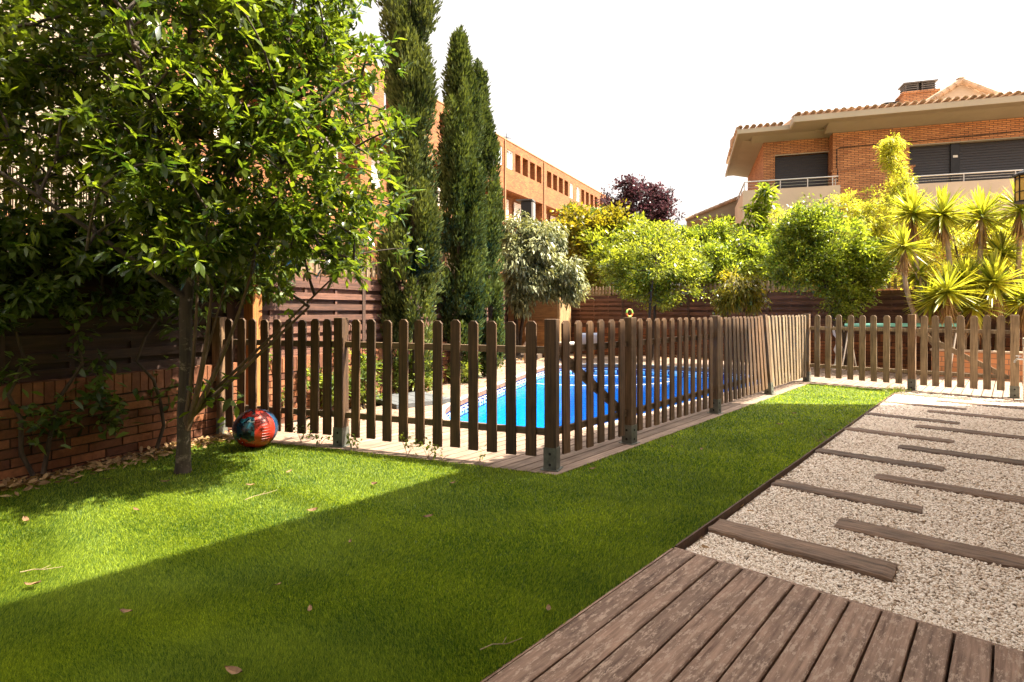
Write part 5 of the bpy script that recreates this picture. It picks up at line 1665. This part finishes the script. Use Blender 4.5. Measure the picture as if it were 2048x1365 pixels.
lit = [(272, 1022), (625, 1022), (65, 1172), (52, 1042), (500, 972), (578, 945), (750, 970), (155, 968), (215, 960), (330, 965)]
shade = [(700, 1086), (555, 1172), (620, 1221), (252, 1226), (857, 1035), (1097, 1221), (905, 968), (1185, 939), (468, 1345)]
strip = [(1345, 895), (1402, 900), (1480, 868), (1560, 850), (1588, 828), (1660, 862), (1690, 815)]
for (x, y) in lit: dry_leaf(gp(x, y, .022), random.uniform(.6, 1.0), random.uniform(0, 6.28), 'dry curled brown leaf lying on the sunlit part of the lawn', 'fallen leaves on the sunlit lawn')
for (x, y) in shade: dry_leaf(gp(x, y, .022), random.uniform(.45, .85), random.uniform(0, 6.28), 'dry curled brown leaf lying on the shaded part of the lawn', 'fallen leaves on the shaded lawn')
for (x, y) in strip: dry_leaf(gp(x, y, .022), random.uniform(.5, .9), random.uniform(0, 6.28), 'pale dry leaf lying on the lawn strip along the picket fence', 'fallen leaves on the lawn strip')
# leaf litter along the wall and beds
P = []; 
for i in range(900):
    Y_ = random.uniform(2.8, 5.4); d = abs(random.gauss(0, .16)); P.append((wallx(Y_) + .05 + d, Y_, random.uniform(.012, .03)))
for i in range(700):
    Y_ = random.uniform(6, 15); P.append((wallx(Y_) + random.uniform(.1, .9), Y_, random.uniform(-.03, .02)))
for i in range(500):
    q = G(random.uniform(-7, 1), random.uniform(12.6, 13.7), random.uniform(-.0, .03)); P.append(tuple(q))
for i in range(120):
    q = G(LAWN_W + abs(random.gauss(.02, .05)), random.uniform(2.7, 9.9), -.045 + random.random() * .02); P.append(tuple(q))
for i in range(260):
    u_ = random.uniform(2.75, 9.8); q = G(random.uniform(LAWN_W + .05, .2), u_, gz(u_) + random.uniform(.014, .02)); P.append(tuple(q))
P = np.array(P); nL = len(P); D = unit(np.stack([rng.normal(0, 1, nL), rng.normal(0, 1, nL), rng.normal(.1, .3, nL)], 1))
V, F, k = leaf_arrays(P, D, np.where(np.arange(nL) > nL - 261, .35, 1) * rng.uniform(.03, .08, nL), np.where(np.arange(nL) > nL - 261, .35, 1) * rng.uniform(.018, .035, nL), droop=.1, fold=.3)
tag(arrays('leaf_litter', V, F, np.repeat(rng.random(nL), k), 'leaf_dead'), 'brown dry leaf litter gathered along the walls and bed edges', 'leaf litter', kind='stuff')
# soil bed strip along the left wall beyond the fence, and under the wall
b = MB(); pts_ = []
for Y_ in (5.5, 6.5, 7.5, 8.5, 9.14): pts_.append((wallx(Y_) - .05, Y_))
for Y_ in (11, 13, 15, 17.5): pts_.append((wallx(Y_) - .05, Y_))
out_ = [(wallx(17.5) + 1.2, 17.5), (wallx(15) + .9, 15), (-.15, 13), (-.55, 11.7), (-1.30, 8.85), (wallx(7.2) + .47, 7.2), (wallx(5.5) + .12, 5.5)]
b.prism(pts_ + out_, -.13, -.02, .5); tag(b.build('planting_bed', 'soil'), kind='structure')
b = MB(); b.prism([(wallx(2.2), 2.2), (wallx(2.2) + .14, 2.2), (wallx(4.2) + .15, 4.2), (wallx(5.5) + .12, 5.5), (wallx(5.5), 5.5)], -.12, .012, .5)
tag(b.build('soil_strip', 'soil'), kind='structure')

def weed(loc, h, label, n_=42, L_=.042, W_=.020, mat='leaf_weed', group='weeds along the deck edge', sp=.05):
    t = thing('weed', label, 'weed', loc, 0, group)
    b = MB(); tips = []
    for k in range(4):
        a = random.uniform(0, 6.28); e = Vector((math.cos(a) * sp * 1.6, math.sin(a) * sp * 1.6, h * random.uniform(.5, 1)))
        b.tube(bezier((0, 0, 0), (e.x * .3, e.y * .3, e.z * .7), e, 5), [.002, .002, .0016, .0012, .0008], 4); tips.append(e)
    b.build('stem', 'twig', t)
    pts = [Vector((0, 0, h * .3))] + tips
    sprig(t, (0, 0, 0), pts, n_, L_, W_, mat, 'leaves', sp * .5)
for i, (px, py, h) in enumerate(((815, 914, .14), (855, 918, .10), (640, 892, .10), (602, 886, .14), (716, 900, .09), (885, 921, .07), (960, 925, .06))):
    weed(gp(px, py, .0), h * 1.3, 'small leafy weed at the lawn and deck edge, %s from the tree side' % ords[[3, 5, 1, 0, 2, 6, 6][i] if i != 5 else 5] if i not in (1, 5) else ('taller leafy weed under the middle pickets of the left fence' if i == 1 else 'tiny weed at the deck edge near the corner post'), 30 if i < 5 else 14, group='weeds along the left deck edge')
for i, (px, py, h) in enumerate(((1635, 886, .09), (1650, 878, .07), (1700, 850, .06))):
    weed(gp(px, py, .0), h, 'wispy dry weed at the lawn and gravel border, %s of three' % ['nearest', 'middle', 'farthest'][i], 10, .05, .005, group='weeds along the gravel border')
# green grass tuft at the far lawn corner
P = np.array([gp(1790 + random.gauss(0, 12), 785 + random.gauss(0, 2), 0.0)[:] for _ in range(240)]); D = unit(np.stack([rng.normal(0, .5, 240), rng.normal(0, .5, 240), np.ones(240)], 1))
V, F, k = leaf_arrays(P, D, rng.uniform(.05, .12, 240), rng.uniform(.004, .007, 240), quad=True)
tag(arrays('grass_tuft', V, F, rng.random(240), 'leaf_weed'), 'taller grass tuft at the far right corner of the lawn', 'grass tuft')
# bed plants along the left wall behind the picket fence
for i, (px, Yd, r_, h, lab) in enumerate(((585, 6.6, .22, .45, 'bright green bed plant by the brick wall, leftmost behind the picket fence'), (640, 7.1, .26, .6, 'leafy green bed plant by the brick wall left of the chair'),
                                         (770, 8.0, .28, .6, 'green bed plant by the wall right of the garden chair'), (835, 8.3, .30, .8, 'green climber clump at the foot of the ragged cypress'), (905, 9.3, .30, .45, 'low grassy plant at the foot of the cypress pair'), (955, 11.0, .28, .4, 'low dry plant in the bed beyond the cypress pair'))):
    p = PX(px, Yd); p.x = max(p.x, wallx(Yd) + .12)
    bush('bed_plant', lab, 'plant', p, [(p.x, p.y, h * .5, r_, r_, h * .5)], 26, 42, .10, .07, .026, 'leaf_weed', .1, .008, shell=.3, stems=3)
# ivy hanging on the left brick wall inside the pool area
iv = thing('ivy', 'ivy patch clinging to the brick wall behind the left picket fence', 'ivy', (wallx(6.0), 6.0, 0))
ib = [(wallx(q) + .03, q, random.uniform(.2, .75), .05, .12, .12) for q in np.linspace(5.75, 8.6, 12)]
crown('foliage', 'leaf_weed', iv, (wallx(6.0), 6.0, 0), ib, 60, 26, .10, .045, .032, shell=.1, upb=-.2)
b = MB()
for q in (5.9, 6.5, 7.2, 8.1): b.tube([(wallx(q) + .02 - wallx(6.0), q - 6.0, .0), (wallx(q) + .03 - wallx(6.0), q - 5.93, .35), (wallx(q) + .02 - wallx(6.0), q - 6.05, .7)], .005, 5)
b.build('stem', 'bark_warm', iv)
# twigs on the lawn
for i, (px, py, rz, ln_, lab) in enumerate(((960, 1300, .3, .16, 'thin bare twig on the shaded lawn near the deck'), (490, 1000, .9, .22, 'thin curved twig on the sunlit lawn'), (40, 1145, .2, .16, 'thin dry twig on the sunlit lawn at the left edge'))):
    p = gp(px, py, .026); b = MB(); b.tube([(0, 0, 0), (ln_ * .3, .012, .004), (ln_ * .6, -.004, .006), (ln_, .02, .002)], [.0022, .002, .0016, .001], 5)
    b.tube([(ln_ * .5, 0, .005), (ln_ * .65, .03, .01)], .001, 4)
    o = b.build('twig', 'twig'); o.location = p; o.rotation_euler = (0, 0, rz); tag(o, lab, 'twig')
